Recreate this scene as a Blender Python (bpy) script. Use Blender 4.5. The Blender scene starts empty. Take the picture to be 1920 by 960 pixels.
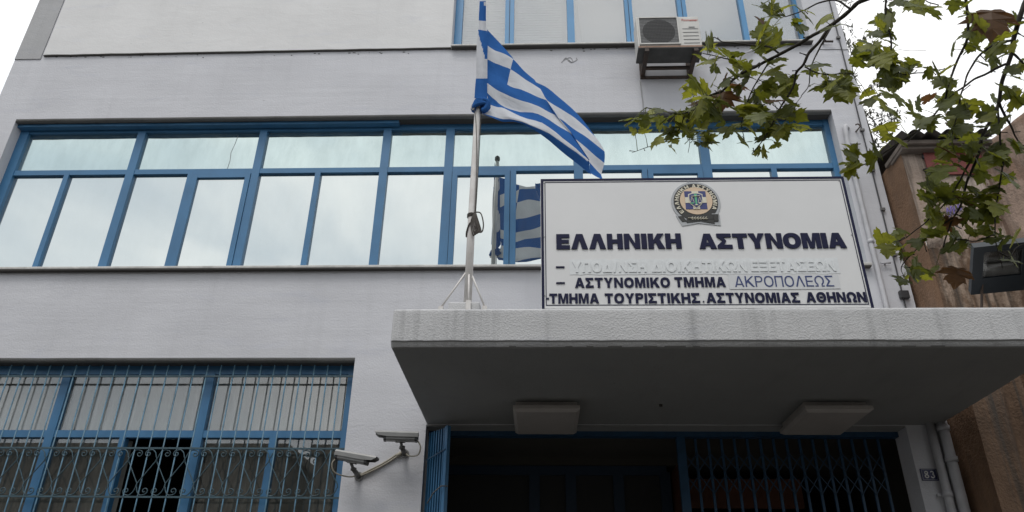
import bpy, bmesh, math, random
from mathutils import Vector, Matrix, noise
from mathutils.geometry import tessellate_polygon
PI = math.pi
random.seed(11)
scene = bpy.context.scene
COL = scene.collection

# ------------------------------------------------------------------ camera
cd = bpy.data.cameras.new('camera'); cam = bpy.data.objects.new('camera', cd); COL.objects.link(cam)
cd.sensor_width = 36.0; cd.lens = 26.679; cd.clip_start = 0.05; cd.clip_end = 2000
_p, _y, _r = 0.493665, -0.0382381, 0.0126678
_fw = Vector((math.sin(_y)*math.cos(_p), math.cos(_y)*math.cos(_p), math.sin(_p)))
_rt = Vector((math.cos(_y), -math.sin(_y), 0)); _up = _rt.cross(_fw)
_c, _s = math.cos(_r), math.sin(_r)
_R = _c*_rt + _s*_up; _U = -_s*_rt + _c*_up
cam.matrix_world = Matrix(((_R.x, _U.x, -_fw.x, 0), (_R.y, _U.y, -_fw.y, -7), (_R.z, _U.z, -_fw.z, 1.65), (0, 0, 0, 1)))
scene.camera = cam

# ------------------------------------------------------------------ sky, sun, exposure
SUN_EL, SUN_AZ = math.radians(64), math.radians(202)      # azimuth measured clockwise from +y
world = bpy.data.worlds.new('World'); scene.world = world; world.use_nodes = True
wn = world.node_tree.nodes; wl = world.node_tree.links
bg = wn['Background']; bg.inputs[1].default_value = 0.1
sky = wn.new('ShaderNodeTexSky'); sky.sky_type = 'NISHITA'; sky.sun_disc = False
sky.sun_elevation = SUN_EL; sky.sun_rotation = SUN_AZ; sky.air_density = 1.0; sky.dust_density = 3.0
tc = wn.new('ShaderNodeTexCoord'); mp = wn.new('ShaderNodeMapping'); mp.inputs['Scale'].default_value = (1.0, 1.0, 1.7)
mp.inputs['Location'].default_value = (0.35, 0.1, 0.4)
wl.new(tc.outputs['Generated'], mp.inputs['Vector'])
nz = wn.new('ShaderNodeTexNoise'); nz.inputs['Scale'].default_value = 3.1; nz.inputs['Detail'].default_value = 5.0
nz.inputs['Roughness'].default_value = 0.52; nz.inputs['Distortion'].default_value = 0.35
wl.new(mp.outputs['Vector'], nz.inputs['Vector'])
rmp = wn.new('ShaderNodeValToRGB'); rmp.color_ramp.interpolation = 'EASE'
rmp.color_ramp.elements[0].position = 0.34; rmp.color_ramp.elements[0].color = (9.6, 10.3, 11.0, 1)
rmp.color_ramp.elements[1].position = 0.66; rmp.color_ramp.elements[1].color = (14.2, 14.2, 14.1, 1)
wl.new(nz.outputs['Fac'], rmp.inputs['Fac'])
mx = wn.new('ShaderNodeMix'); mx.data_type = 'RGBA'; mx.inputs[0].default_value = 0.9
wl.new(sky.outputs['Color'], mx.inputs[6]); wl.new(rmp.outputs['Color'], mx.inputs[7])
wl.new(mx.outputs[2], bg.inputs[0])
sd = bpy.data.lights.new('sun', 'SUN'); so = bpy.data.objects.new('sun', sd); COL.objects.link(so)
sd.energy = 1.5; sd.angle = math.radians(22); sd.color = (1.0, 0.97, 0.93)
sdir = Vector((math.sin(SUN_AZ)*math.cos(SUN_EL), math.cos(SUN_AZ)*math.cos(SUN_EL), math.sin(SUN_EL)))
so.rotation_euler = sdir.to_track_quat('Z', 'Y').to_euler()
vs = scene.view_settings; vs.view_transform = 'Standard'; vs.look = 'None'; vs.gamma = 1.0; vs.use_curve_mapping = False
vs.exposure = -0.05
scene.cycles.max_bounces = 10; scene.cycles.transparent_max_bounces = 12

# ------------------------------------------------------------------ materials
def nmat(name):
    m = bpy.data.materials.new(name); m.use_nodes = True
    nt = m.node_tree; return m, nt.nodes, nt.links, nt.nodes['Principled BSDF']
def mix(n, l, fac, a, b, blend='MIX'):
    x = n.new('ShaderNodeMix'); x.data_type = 'RGBA'; x.blend_type = blend
    for k, v in ((0, fac), (6, a), (7, b)):
        if hasattr(v, 'is_linked'): l.new(v, x.inputs[k])
        elif k == 0: x.inputs[0].default_value = v
        else: x.inputs[k].default_value = (*v, 1)
    return x.outputs[2]
def tex(n, l, scale, detail=4.0, stretch=(1, 1, 1), rough=0.55, dist=0.0, off=(0, 0, 0)):
    t = n.new('ShaderNodeTexCoord'); m = n.new('ShaderNodeMapping'); m.inputs['Scale'].default_value = stretch
    m.inputs['Location'].default_value = off
    l.new(t.outputs['Object'], m.inputs['Vector'])
    z = n.new('ShaderNodeTexNoise'); z.inputs['Scale'].default_value = scale; z.inputs['Detail'].default_value = detail
    z.inputs['Roughness'].default_value = rough; z.inputs['Distortion'].default_value = dist
    l.new(m.outputs['Vector'], z.inputs['Vector']); return z.outputs['Fac']
def ramp(n, l, src, p0, p1, c0=(0, 0, 0), c1=(1, 1, 1)):
    r = n.new('ShaderNodeValToRGB'); e = r.color_ramp.elements
    e[0].position = p0; e[0].color = (*c0, 1); e[1].position = p1; e[1].color = (*c1, 1)
    l.new(src, r.inputs['Fac']); return r.outputs['Color']
def bump(n, l, p, srcs, dist=0.01):
    prev = None
    for s, st in srcs:
        b = n.new('ShaderNodeBump'); b.inputs['Strength'].default_value = st; b.inputs['Distance'].default_value = dist
        l.new(s, b.inputs['Height'])
        if prev is not None: l.new(prev, b.inputs['Normal'])
        prev = b.outputs['Normal']
    l.new(prev, p.inputs['Normal'])
def simple(name, col, rough=0.5, metal=0.0, var=0.0, scale=6.0, dark=None):
    m, n, l, p = nmat(name)
    p.inputs['Roughness'].default_value = rough; p.inputs['Metallic'].default_value = metal
    if var:
        d = dark or tuple(c*(1-var) for c in col)
        f = ramp(n, l, tex(n, l, scale), 0.3, 0.7)
        l.new(mix(n, l, f, d, col), p.inputs['Base Color'])
    else: p.inputs['Base Color'].default_value = (*col, 1)
    return m

def plaster(name, col, grime=0.35, board=0.25, rough_bump=0.25, grain=55):
    m, n, l, p = nmat(name); p.inputs['Roughness'].default_value = 0.85
    big = ramp(n, l, tex(n, l, 0.9, 5, (1, 1, 1.6)), 0.32, 0.68)
    c = mix(n, l, big, tuple(x*0.88 for x in col), col)
    streak = ramp(n, l, tex(n, l, 1.6, 6, (4.5, 1, 0.22), 0.65), 0.52, 0.78)
    sm = n.new('ShaderNodeMath'); sm.operation = 'MULTIPLY'; l.new(streak, sm.inputs[0]); sm.inputs[1].default_value = grime
    c = mix(n, l, sm.outputs[0], c, tuple(x*0.66 for x in col))
    blue = ramp(n, l, tex(n, l, 2.2, 7, (0.55, 1, 2.4), 0.7, 0.4, (3, 0, 1)), 0.56, 0.72)
    sb = n.new('ShaderNodeMath'); sb.operation = 'MULTIPLY'; l.new(blue, sb.inputs[0]); sb.inputs[1].default_value = 0.28
    c = mix(n, l, sb.outputs[0], c, (col[0]*0.72, col[1]*0.75, col[2]*0.86))
    spk = ramp(n, l, tex(n, l, 14, 3, (1, 1, 1), 0.6, 0, (9, 2, 4)), 0.735, 0.775)
    ss = n.new('ShaderNodeMath'); ss.operation = 'MULTIPLY'; l.new(spk, ss.inputs[0]); ss.inputs[1].default_value = 0.35
    c = mix(n, l, ss.outputs[0], c, tuple(x*0.4 for x in col))
    l.new(c, p.inputs['Base Color'])
    bump(n, l, p, [(tex(n, l, 2.6, 3, (0.16, 1, 3.2)), board), (tex(n, l, 4.0, 2, (0.04, 1, 1.6), .5, 0, (2, 0, 5)), board*.6), (tex(n, l, 5, 6, (0.6, 1, 1.3), 0.6, 0.5), 0.35), (tex(n, l, grain, 3), rough_bump)], 0.012)
    return m
M = {}
M['wall'] = plaster('painted_plaster', (0.585, 0.587, 0.615), 0.22, 0.3)
M['panel'] = plaster('pale_plaster', (0.70, 0.695, 0.69), 0.16, 0.08, 0.12)
M['raw'] = plaster('bare_concrete', (0.40, 0.40, 0.405), 0.4, 0.15)
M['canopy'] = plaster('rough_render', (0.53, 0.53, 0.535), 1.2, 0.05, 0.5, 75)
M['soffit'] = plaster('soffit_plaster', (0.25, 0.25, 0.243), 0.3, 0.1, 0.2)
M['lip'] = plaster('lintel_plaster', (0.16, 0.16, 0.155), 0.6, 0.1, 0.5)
M['shade_chip'] = plaster('shade_and_chips', (0.075, 0.070, 0.065), 0.4, 0.1, 0.4)  # near-black: shade painted under lintels, sills and panel; also the paint flakes
M['sill'] = simple('sill_marble', (0.62, 0.61, 0.58), 0.6, 0, 0.35, 9)
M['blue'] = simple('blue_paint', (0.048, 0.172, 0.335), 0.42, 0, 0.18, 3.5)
M['blue3'] = simple('blue_paint_upper', (0.075, 0.25, 0.47), 0.42, 0, 0.12, 3.5)  # brighter blue for the third-storey frames
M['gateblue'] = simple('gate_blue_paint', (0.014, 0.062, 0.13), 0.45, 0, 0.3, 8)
M['barblue'] = simple('bar_blue_paint', (0.085, 0.20, 0.30), 0.5, 0, 0.35, 12, (0.05, 0.10, 0.13))
M['scroll'] = simple('scroll_paint', (0.042, 0.088, 0.112), 0.5, 0, 0.4, 15)
M['dark'] = simple('dark_gap', (0.02, 0.02, 0.022), 0.8)
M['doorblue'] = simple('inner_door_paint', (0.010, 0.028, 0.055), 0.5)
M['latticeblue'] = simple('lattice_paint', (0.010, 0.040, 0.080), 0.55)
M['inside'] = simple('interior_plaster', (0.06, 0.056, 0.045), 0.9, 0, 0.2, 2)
M['wood'] = simple('varnished_wood', (0.12, 0.04, 0.015), 0.5, 0, 0.35, 5)
M['white'] = simple('white_enamel', (0.60, 0.60, 0.59), 0.45, 0, 0.12, 5)
M['polewhite'] = simple('pole_paint', (0.68, 0.66, 0.64), 0.5, 0, 0.2, 14, (0.58, 0.55, 0.52))
M['pipe'] = simple('pipe_paint', (0.50, 0.50, 0.52), 0.55, 0, 0.2, 7)
M['cable'] = simple('dark_cable', (0.045, 0.045, 0.05), 0.6)
M['beige'] = simple('beige_tube', (0.40, 0.37, 0.30), 0.6, 0, 0.25, 20)
M['rope'] = simple('grey_rope', (0.085, 0.075, 0.065), 0.9, 0, 0.5, 60)
M['iron'] = simple('rusty_iron', (0.035, 0.03, 0.027), 0.7, 0, 0.5, 18, (0.075, 0.045, 0.03))
M['acwhite'] = simple('aged_white_metal', (0.58, 0.57, 0.54), 0.45, 0, 0.15, 6)
M['acdark'] = simple('dark_metal', (0.085, 0.082, 0.078), 0.7, 0, 0.4, 8)  # dark mottled metal for the tray under the unit
M['grilledark'] = simple('fan_grille', (0.10, 0.10, 0.10), 0.5)
M['red'] = simple('red_print', (0.45, 0.05, 0.03), 0.5)
M['grey'] = simple('grey_print', (0.30, 0.30, 0.30), 0.5)
M['camgrey'] = simple('camera_housing', (0.25, 0.25, 0.245), 0.42, 0.3, 0.2, 9)
M['camdark'] = simple('camera_black', (0.03, 0.03, 0.032), 0.45)
M['cammid'] = simple('camera_bracket', (0.17, 0.165, 0.16), 0.45, 0.3, 0.3, 20)
M['signwhite'] = simple('sign_board', (0.70, 0.70, 0.70), 0.5, 0, 0.06, 2.2)
M['paint'] = simple('overpaint', (0.70, 0.72, 0.73), 0.5, 0, 0.08, 30)
M['paper'] = simple('sticker_vinyl', (0.60, 0.61, 0.62), 0.4)
M['navy'] = simple('navy_letter', (0.010, 0.012, 0.046), 0.6, 0, 0.2, 20)
M['navy'].node_tree.nodes['Principled BSDF'].inputs['Specular IOR Level'].default_value = 0.2
M['navy2'] = simple('navy_vinyl', (0.022, 0.040, 0.15), 0.4)
M['rimgrey'] = simple('emblem_rim', (0.36, 0.37, 0.38), 0.4, 0.3)
M['black'] = simple('emblem_black', (0.018, 0.018, 0.016), 0.5)
M['cream'] = simple('emblem_cream', (0.66, 0.50, 0.35), 0.5)
M['pale'] = simple('emblem_letter', (0.66, 0.62, 0.50), 0.5)
M['embblue'] = simple('emblem_blue', (0.035, 0.045, 0.17), 0.5)
M['green'] = simple('emblem_green', (0.10, 0.42, 0.22), 0.5)
M['platenavy'] = simple('plate_enamel', (0.018, 0.022, 0.085), 0.35)
M['diffuser'] = simple('lamp_diffuser', (0.40, 0.37, 0.345), 0.5, 0, 0.15, 4)
M['lampgrey'] = simple('floodlight_paint', (0.011, 0.017, 0.023), 0.5, 0, 0.2, 8)
M['reflector'] = simple('lamp_reflector', (0.55, 0.55, 0.53), 0.25, 0.9, 0.5, 14)
M['bark'] = simple('plane_bark', (0.045, 0.038, 0.030), 0.9, 0, 0.5, 30)
M['trunk'] = simple('plane_trunk', (0.17, 0.15, 0.11), 0.9, 0, 0.5, 5)
M['asphalt'] = simple('asphalt', (0.042, 0.042, 0.044), 0.9, 0, 0.25, 3)
M['paving'] = simple('paving', (0.085, 0.082, 0.076), 0.85, 0, 0.2, 4)
M['kerb'] = simple('kerb_stone', (0.22, 0.21, 0.20), 0.85, 0, 0.2, 4)
M['earth'] = simple('earth', (0.08, 0.075, 0.065), 0.95, 0, 0.3, 0.3)
M['tile'] = simple('old_roof_tile', (0.10, 0.085, 0.075), 0.9, 0, 0.5, 9)
M['pink'] = simple('pink_paint', (0.28, 0.085, 0.075), 0.85, 0, 0.25, 8)
M['wood_old'] = simple('old_wood', (0.20, 0.165, 0.14), 0.85, 0, 0.4, 8)
M['blockwall'] = simple('block_wall', (0.22, 0.20, 0.175), 0.9, 0, 0.15, 1)
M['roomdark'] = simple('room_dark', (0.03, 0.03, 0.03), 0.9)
M['purple'] = simple('purple_spray', (0.16, 0.12, 0.36), 0.7)

def mirror_glass(name, tint, film, filmamt, blur):
    """coated mirror glazing with a film of dirt"""
    m, n, l, p = nmat(name); out = n['Material Output']
    g = n.new('ShaderNodeBsdfGlossy'); g.inputs['Color'].default_value = (*tint, 1); g.inputs['Roughness'].default_value = blur
    d = n.new('ShaderNodeBsdfDiffuse'); d.inputs['Color'].default_value = (*film, 1)
    st = ramp(n, l, tex(n, l, 2.0, 7, (3.2, 1, 1.1), 0.62), 0.35, 0.80)
    mu = n.new('ShaderNodeMath'); mu.operation = 'MULTIPLY_ADD'; l.new(st, mu.inputs[0]); mu.inputs[1].default_value = filmamt; mu.inputs[2].default_value = 0.04
    s = n.new('ShaderNodeMixShader'); l.new(mu.outputs[0], s.inputs[0]); l.new(g.outputs[0], s.inputs[1]); l.new(d.outputs[0], s.inputs[2])
    bp = n.new('ShaderNodeBump'); bp.inputs['Strength'].default_value = 0.05; bp.inputs['Distance'].default_value = 0.02
    l.new(tex(n, l, 1.3, 1), bp.inputs['Height']); l.new(bp.outputs[0], g.inputs['Normal'])
    l.new(s.outputs[0], out.inputs[0]); return m
M['mirror_low'] = mirror_glass('mirror_glazing', (0.615, 0.655, 0.645), (0.5, 0.52, 0.5), 0.05, 0.0)
M['mirror_high'] = mirror_glass('dusty_mirror_glazing', (0.54, 0.635, 0.625), (0.36, 0.44, 0.43), 0.22, 0.0)
def clear_glass(name, refl, tint):
    m, n, l, p = nmat(name); out = n['Material Output']
    t = n.new('ShaderNodeBsdfTransparent'); t.inputs[0].default_value = (*tint, 1)
    g = n.new('ShaderNodeBsdfGlossy'); g.inputs['Roughness'].default_value = 0.0
    lw = n.new('ShaderNodeLayerWeight'); f = n.new('ShaderNodeMath'); f.operation = 'POWER'; l.new(lw.outputs['Facing'], f.inputs[0]); f.inputs[1].default_value = 5.0
    a = n.new('ShaderNodeMath'); a.operation = 'ADD'; a.use_clamp = True; l.new(f.outputs[0], a.inputs[0]); a.inputs[1].default_value = refl
    s = n.new('ShaderNodeMixShader'); l.new(a.outputs[0], s.inputs[0]); l.new(t.outputs[0], s.inputs[1]); l.new(g.outputs[0], s.inputs[2])
    l.new(s.outputs[0], out.inputs[0]); return m
M['glass'] = clear_glass('window_glass', 0.13, (0.88, 0.89, 0.88))
M['glass3'] = clear_glass('upper_glass', 0.26, (0.88, 0.89, 0.89))
M['lens'] = clear_glass('lamp_glass', 0.03, (0.8, 0.8, 0.8))
def cloth(name, col, trans=0.3, var=0.1, scale=5, ):
    m, n, l, p = nmat(name); out = n['Material Output']
    f = ramp(n, l, tex(n, l, scale, 4), 0.3, 0.7); c = mix(n, l, f, tuple(x*(1-var) for x in col), col)
    d = n.new('ShaderNodeBsdfDiffuse'); t = n.new('ShaderNodeBsdfTranslucent')
    l.new(c, d.inputs[0]); l.new(c, t.inputs[0])
    s = n.new('ShaderNodeMixShader'); s.inputs[0].default_value = trans
    l.new(d.outputs[0], s.inputs[1]); l.new(t.outputs[0], s.inputs[2]); l.new(s.outputs[0], out.inputs[0])
    if name.startswith('flag'):
        b = n.new('ShaderNodeBump'); b.inputs['Strength'].default_value = 0.5; b.inputs['Distance'].default_value = 0.02
        l.new(tex(n, l, 9, 3, (1, 1, 1), 0.5, 0.8), b.inputs['Height']); l.new(b.outputs[0], d.inputs['Normal'])
    return m
M['flagblue'] = cloth('flag_blue', (0.040, 0.135, 0.39), 0.22)
M['flagwhite'] = cloth('flag_white', (0.66, 0.67, 0.70), 0.28)
M['curtain'] = cloth('grey_curtain', (0.76, 0.75, 0.74), 0.1, 0.12, 3)
M['curtaindark'] = cloth('dim_net_curtain', (0.20, 0.20, 0.19), 0.1, 0.3, 3)
M['blind'] = cloth('white_blind', (0.74, 0.75, 0.76), 0.15, 0.06, 2)
M['frost'] = cloth('frosted_sheet', (0.66, 0.68, 0.70), 0.15, 0.08, 1.2)
def leaf_mat(name, col, tcol):
    m, n, l, p = nmat(name); out = n['Material Output']
    f = ramp(n, l, tex(n, l, 22, 4), 0.32, 0.7)
    c1 = mix(n, l, f, tuple(x*0.6 for x in col), col); c2 = mix(n, l, f, tuple(x*0.7 for x in tcol), tcol)
    d = n.new('ShaderNodeBsdfPrincipled'); d.inputs['Roughness'].default_value = 0.55; t = n.new('ShaderNodeBsdfTranslucent')
    l.new(c1, d.inputs['Base Color']); l.new(c2, t.inputs[0])
    s = n.new('ShaderNodeMixShader'); s.inputs[0].default_value = 0.4
    l.new(d.outputs[0], s.inputs[1]); l.new(t.outputs[0], s.inputs[2]); l.new(s.outputs[0], out.inputs[0]); return m
M['leaf0'] = leaf_mat('leaf_green', (0.115, 0.138, 0.022), (0.31, 0.33, 0.028))
M['leaf1'] = leaf_mat('leaf_deep_green', (0.072, 0.090, 0.016), (0.19, 0.21, 0.022))
M['leaf2'] = leaf_mat('leaf_yellow_green', (0.20, 0.215, 0.026), (0.48, 0.48, 0.045))
M['leaf3'] = leaf_mat('leaf_brown', (0.13, 0.065, 0.025), (0.22, 0.10, 0.035))
M['leaf4'] = leaf_mat('leaf_far', (0.07, 0.075, 0.05), (0.09, 0.09, 0.06))
def old_wall(name, stops, streaks, sx=6.0, sz=.18):
    m, n, l, p = nmat(name); p.inputs['Roughness'].default_value = 0.95
    c = ramp(n, l, tex(n, l, 1.1, 8, (1, 1, 0.75), 0.65, 0.4), 0.36, 0.64, stops[0], stops[1])
    patch = ramp(n, l, tex(n, l, 2.3, 7, (1, 1, 0.6), 0.65, 0.3, (4, 1, 7)), 0.53, 0.60)
    c = mix(n, l, patch, c, stops[2])
    st = ramp(n, l, tex(n, l, 2.6, 7, (sx, sx, sz), 0.7), 0.50, 0.66)
    sm = n.new('ShaderNodeMath'); sm.operation = 'MULTIPLY'; l.new(st, sm.inputs[0]); sm.inputs[1].default_value = streaks
    c = mix(n, l, sm.outputs[0], c, (0.045, 0.038, 0.032))
    l.new(c, p.inputs['Base Color'])
    bump(n, l, p, [(tex(n, l, 3, 8, (1, 1, 1), 0.65, 0.4), 0.8), (tex(n, l, 40, 4), 0.35)], 0.03)
    return m
M['oldbrown'] = old_wall('brown_stucco', ((0.15, 0.085, 0.048), (0.24, 0.14, 0.082), (0.20, 0.12, 0.075)), 0.3, 2.0, .7)
M['oldbeige'] = old_wall('peeling_beige_stucco', ((0.32, 0.245, 0.195), (0.48, 0.395, 0.335), (0.21, 0.135, 0.095)), 0.65)
M['oldgable'] = old_wall('mottled_stucco', ((0.15, 0.098, 0.070), (0.28, 0.20, 0.155), (0.19, 0.12, 0.085)), 0.6, 3.0, .5)
M['oldrust'] = old_wall('stained_stucco', ((0.06, 0.036, 0.022), (0.16, 0.098, 0.060), (0.27, 0.20, 0.15)), 0.95, 5.0, .10)

# surveyed points (metres): boughs x,y,z,radius; leaf centre + twig point; flag cloth control rows
BRANCHES = [[(2.4, -4.6, 5.9, 0.0208), (2.0, -4.5, 5.2, 0.0208), (1.787, -4.3, 4.605, 0.0119), (1.712, -4.253, 4.599, 0.0113), (1.619, -4.206, 4.593, 0.0108), (1.585, -4.159, 4.577, 0.0102), (1.534, -4.112, 4.56, 0.0097), (1.478, -4.065, 4.534, 0.0091), (1.364, -4.018, 4.501, 0.0086), (1.247, -3.971, 4.456, 0.008), (1.16, -3.924, 4.439, 0.0075), (1.116, -3.876, 4.442, 0.0069), (1.065, -3.829, 4.421, 0.0064), (1.0, -3.782, 4.389, 0.0058), (0.957, -3.735, 4.4, 0.0053), (0.891, -3.688, 4.377, 0.0047), (0.823, -3.641, 4.353, 0.0042), (0.761, -3.594, 4.392, 0.0036), (0.727, -3.547, 4.45, 0.0031), (0.638, -3.5, 4.513, 0.0025)], [(1.238, -3.88, 4.515, 0.005), (1.16, -3.848, 4.504, 0.0043), (1.086, -3.815, 4.558, 0.0035), (1.017, -3.782, 4.628, 0.0027), (0.939, -3.75, 4.688, 0.002)], [(1.278, -3.95, 4.493, 0.005), (1.236, -3.92, 4.568, 0.0044), (1.136, -3.89, 4.614, 0.0038), (1.035, -3.86, 4.668, 0.0032), (1.009, -3.83, 4.713, 0.0026), (0.993, -3.8, 4.759, 0.002)], [(1.493, -4.1, 4.521, 0.008), (1.443, -4.065, 4.461, 0.0074), (1.399, -4.03, 4.427, 0.0068), (1.365, -3.995, 4.37, 0.0062), (1.34, -3.96, 4.348, 0.0056), (1.334, -3.925, 4.3, 0.005), (1.289, -3.89, 4.232, 0.0044), (1.246, -3.855, 4.174, 0.0038), (1.214, -3.82, 4.116, 0.0032), (1.151, -3.785, 4.034, 0.0026), (1.11, -3.75, 3.989, 0.002)], [(1.49, -4.1, 4.506, 0.004), (1.396, -4.075, 4.352, 0.0034), (1.369, -4.05, 4.288, 0.0027), (1.352, -4.025, 4.203, 0.0021), (1.32, -4.0, 4.16, 0.0015)], [(1.357, -4.02, 4.336, 0.004), (1.409, -4.027, 4.293, 0.0035), (1.469, -4.035, 4.272, 0.003), (1.54, -4.042, 4.271, 0.0025), (1.575, -4.05, 4.253, 0.002)], [(1.24, -3.92, 4.485, 0.0045), (1.238, -3.883, 4.496, 0.004), (1.194, -3.847, 4.441, 0.0035), (1.146, -3.81, 4.356, 0.003), (1.114, -3.773, 4.285, 0.0025), (1.095, -3.737, 4.207, 0.002), (1.104, -3.7, 4.122, 0.0015)], [(1.554, -4.22, 4.528, 0.005), (1.507, -4.19, 4.617, 0.0043), (1.443, -4.16, 4.631, 0.0035), (1.373, -4.13, 4.612, 0.0027), (1.281, -4.1, 4.607, 0.002)], [(2.4, -4.6, 5.9, 0.0096), (1.95, -4.5, 5.0, 0.0096), (1.724, -4.3, 4.606, 0.0053), (1.707, -4.28, 4.519, 0.005), (1.702, -4.26, 4.472, 0.0047), (1.696, -4.24, 4.394, 0.0043), (1.707, -4.22, 4.316, 0.004), (1.698, -4.2, 4.24, 0.0037), (1.718, -4.18, 4.184, 0.0033), (1.747, -4.16, 4.152, 0.003), (1.831, -4.14, 4.175, 0.0027), (1.91, -4.12, 4.205, 0.0023), (1.991, -4.1, 4.235, 0.002)], [(2.4, -4.6, 5.9, 0.0128), (2.2, -4.45, 5.2, 0.0128), (2.176, -4.2, 4.706, 0.0072), (2.175, -4.162, 4.635, 0.0068), (2.183, -4.123, 4.564, 0.0064), (2.18, -4.085, 4.485, 0.006), (2.136, -4.046, 4.376, 0.0056), (2.095, -4.008, 4.302, 0.0052), (2.062, -3.969, 4.205, 0.0048), (2.056, -3.931, 4.175, 0.0044), (1.988, -3.892, 4.099, 0.004), (1.908, -3.854, 4.036, 0.0036), (1.793, -3.815, 3.973, 0.0032), (1.716, -3.777, 3.929, 0.0028), (1.653, -3.738, 3.92, 0.0024), (1.596, -3.7, 3.934, 0.002)], [(2.9, -4.7, 5.8, 0.0224), (2.6, -4.4, 5.2, 0.0224), (2.593, -4.1, 4.827, 0.0128), (2.537, -4.062, 4.71, 0.0122), (2.5, -4.025, 4.616, 0.0116), (2.463, -3.987, 4.516, 0.0109), (2.462, -3.95, 4.471, 0.0103), (2.424, -3.912, 4.382, 0.0097), (2.405, -3.875, 4.315, 0.0091), (2.385, -3.837, 4.234, 0.0085), (2.342, -3.8, 4.157, 0.0079), (2.31, -3.762, 4.1, 0.0073), (2.299, -3.725, 4.043, 0.0067), (2.249, -3.688, 3.929, 0.0061), (2.219, -3.65, 3.872, 0.0054), (2.187, -3.612, 3.775, 0.0048), (2.144, -3.575, 3.705, 0.0042), (2.104, -3.538, 3.619, 0.0036), (2.09, -3.5, 3.562, 0.003)], [(2.457, -4.0, 4.519, 0.006), (2.384, -3.98, 4.517, 0.0056), (2.314, -3.96, 4.475, 0.0052), (2.264, -3.94, 4.414, 0.0048), (2.214, -3.92, 4.343, 0.0044), (2.192, -3.9, 4.283, 0.004), (2.159, -3.88, 4.192, 0.0036), (2.131, -3.86, 4.112, 0.0032), (2.094, -3.84, 4.024, 0.0028), (2.064, -3.82, 3.976, 0.0024), (2.056, -3.8, 3.908, 0.002)], [(2.414, -3.95, 4.399, 0.006), (2.345, -3.9, 4.388, 0.0054), (2.303, -3.85, 4.393, 0.0049), (2.264, -3.8, 4.375, 0.0043), (2.202, -3.75, 4.357, 0.0037), (2.162, -3.7, 4.307, 0.0031), (2.096, -3.65, 4.236, 0.0026), (2.011, -3.6, 4.171, 0.002)], [(2.424, -4.0, 4.432, 0.006), (2.475, -3.967, 4.418, 0.005), (2.527, -3.933, 4.398, 0.004), (2.58, -3.9, 4.333, 0.003)], [(2.347, -3.9, 4.196, 0.007), (2.375, -3.86, 4.195, 0.006), (2.415, -3.82, 4.13, 0.005), (2.458, -3.78, 4.095, 0.004), (2.506, -3.74, 4.019, 0.003), (2.558, -3.7, 3.94, 0.002)], [(2.338, -3.9, 4.176, 0.005), (2.323, -3.843, 3.998, 0.0045), (2.337, -3.786, 3.889, 0.004), (2.298, -3.729, 3.742, 0.0035), (2.297, -3.671, 3.671, 0.003), (2.301, -3.614, 3.58, 0.0025), (2.319, -3.557, 3.504, 0.002), (2.358, -3.5, 3.442, 0.0015)], [(2.317, -3.75, 4.103, 0.005), (2.169, -3.68, 3.859, 0.0043), (2.099, -3.61, 3.775, 0.0036), (2.015, -3.54, 3.689, 0.0029), (1.939, -3.47, 3.649, 0.0022), (1.892, -3.4, 3.657, 0.0015)], [(2.128, -3.6, 3.69, 0.004), (2.052, -3.525, 3.649, 0.0034), (1.973, -3.45, 3.58, 0.0027), (1.923, -3.375, 3.525, 0.0021), (1.962, -3.3, 3.5, 0.0015)], [(2.31, -3.6, 3.588, 0.0035), (2.227, -3.567, 3.57, 0.0028), (2.172, -3.533, 3.602, 0.0022), (2.133, -3.5, 3.599, 0.0015)], [(2.323, -3.55, 3.523, 0.0035), (2.384, -3.533, 3.501, 0.0028), (2.467, -3.517, 3.572, 0.0022), (2.569, -3.5, 3.612, 0.0015)], [(0.846, -3.55, 4.426, 0.003), (0.813, -3.52, 4.344, 0.0027), (0.752, -3.49, 4.285, 0.0023), (0.679, -3.46, 4.271, 0.002), (0.592, -3.43, 4.264, 0.0016), (0.546, -3.4, 4.264, 0.0013)], [(0.894, -3.55, 4.46, 0.0025), (0.856, -3.533, 4.352, 0.0021), (0.865, -3.517, 4.263, 0.0016), (0.846, -3.5, 4.191, 0.0012)], [(0.817, -3.5, 4.359, 0.002), (0.773, -3.5, 4.303, 0.0015), (0.76, -3.5, 4.229, 0.001)], [(2.4, -4.6, 5.9, 0.0064), (1.86, -4.3, 4.585, 0.0033), (1.876, -4.3, 4.494, 0.0027), (1.93, -4.3, 4.457, 0.002)]]
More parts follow.
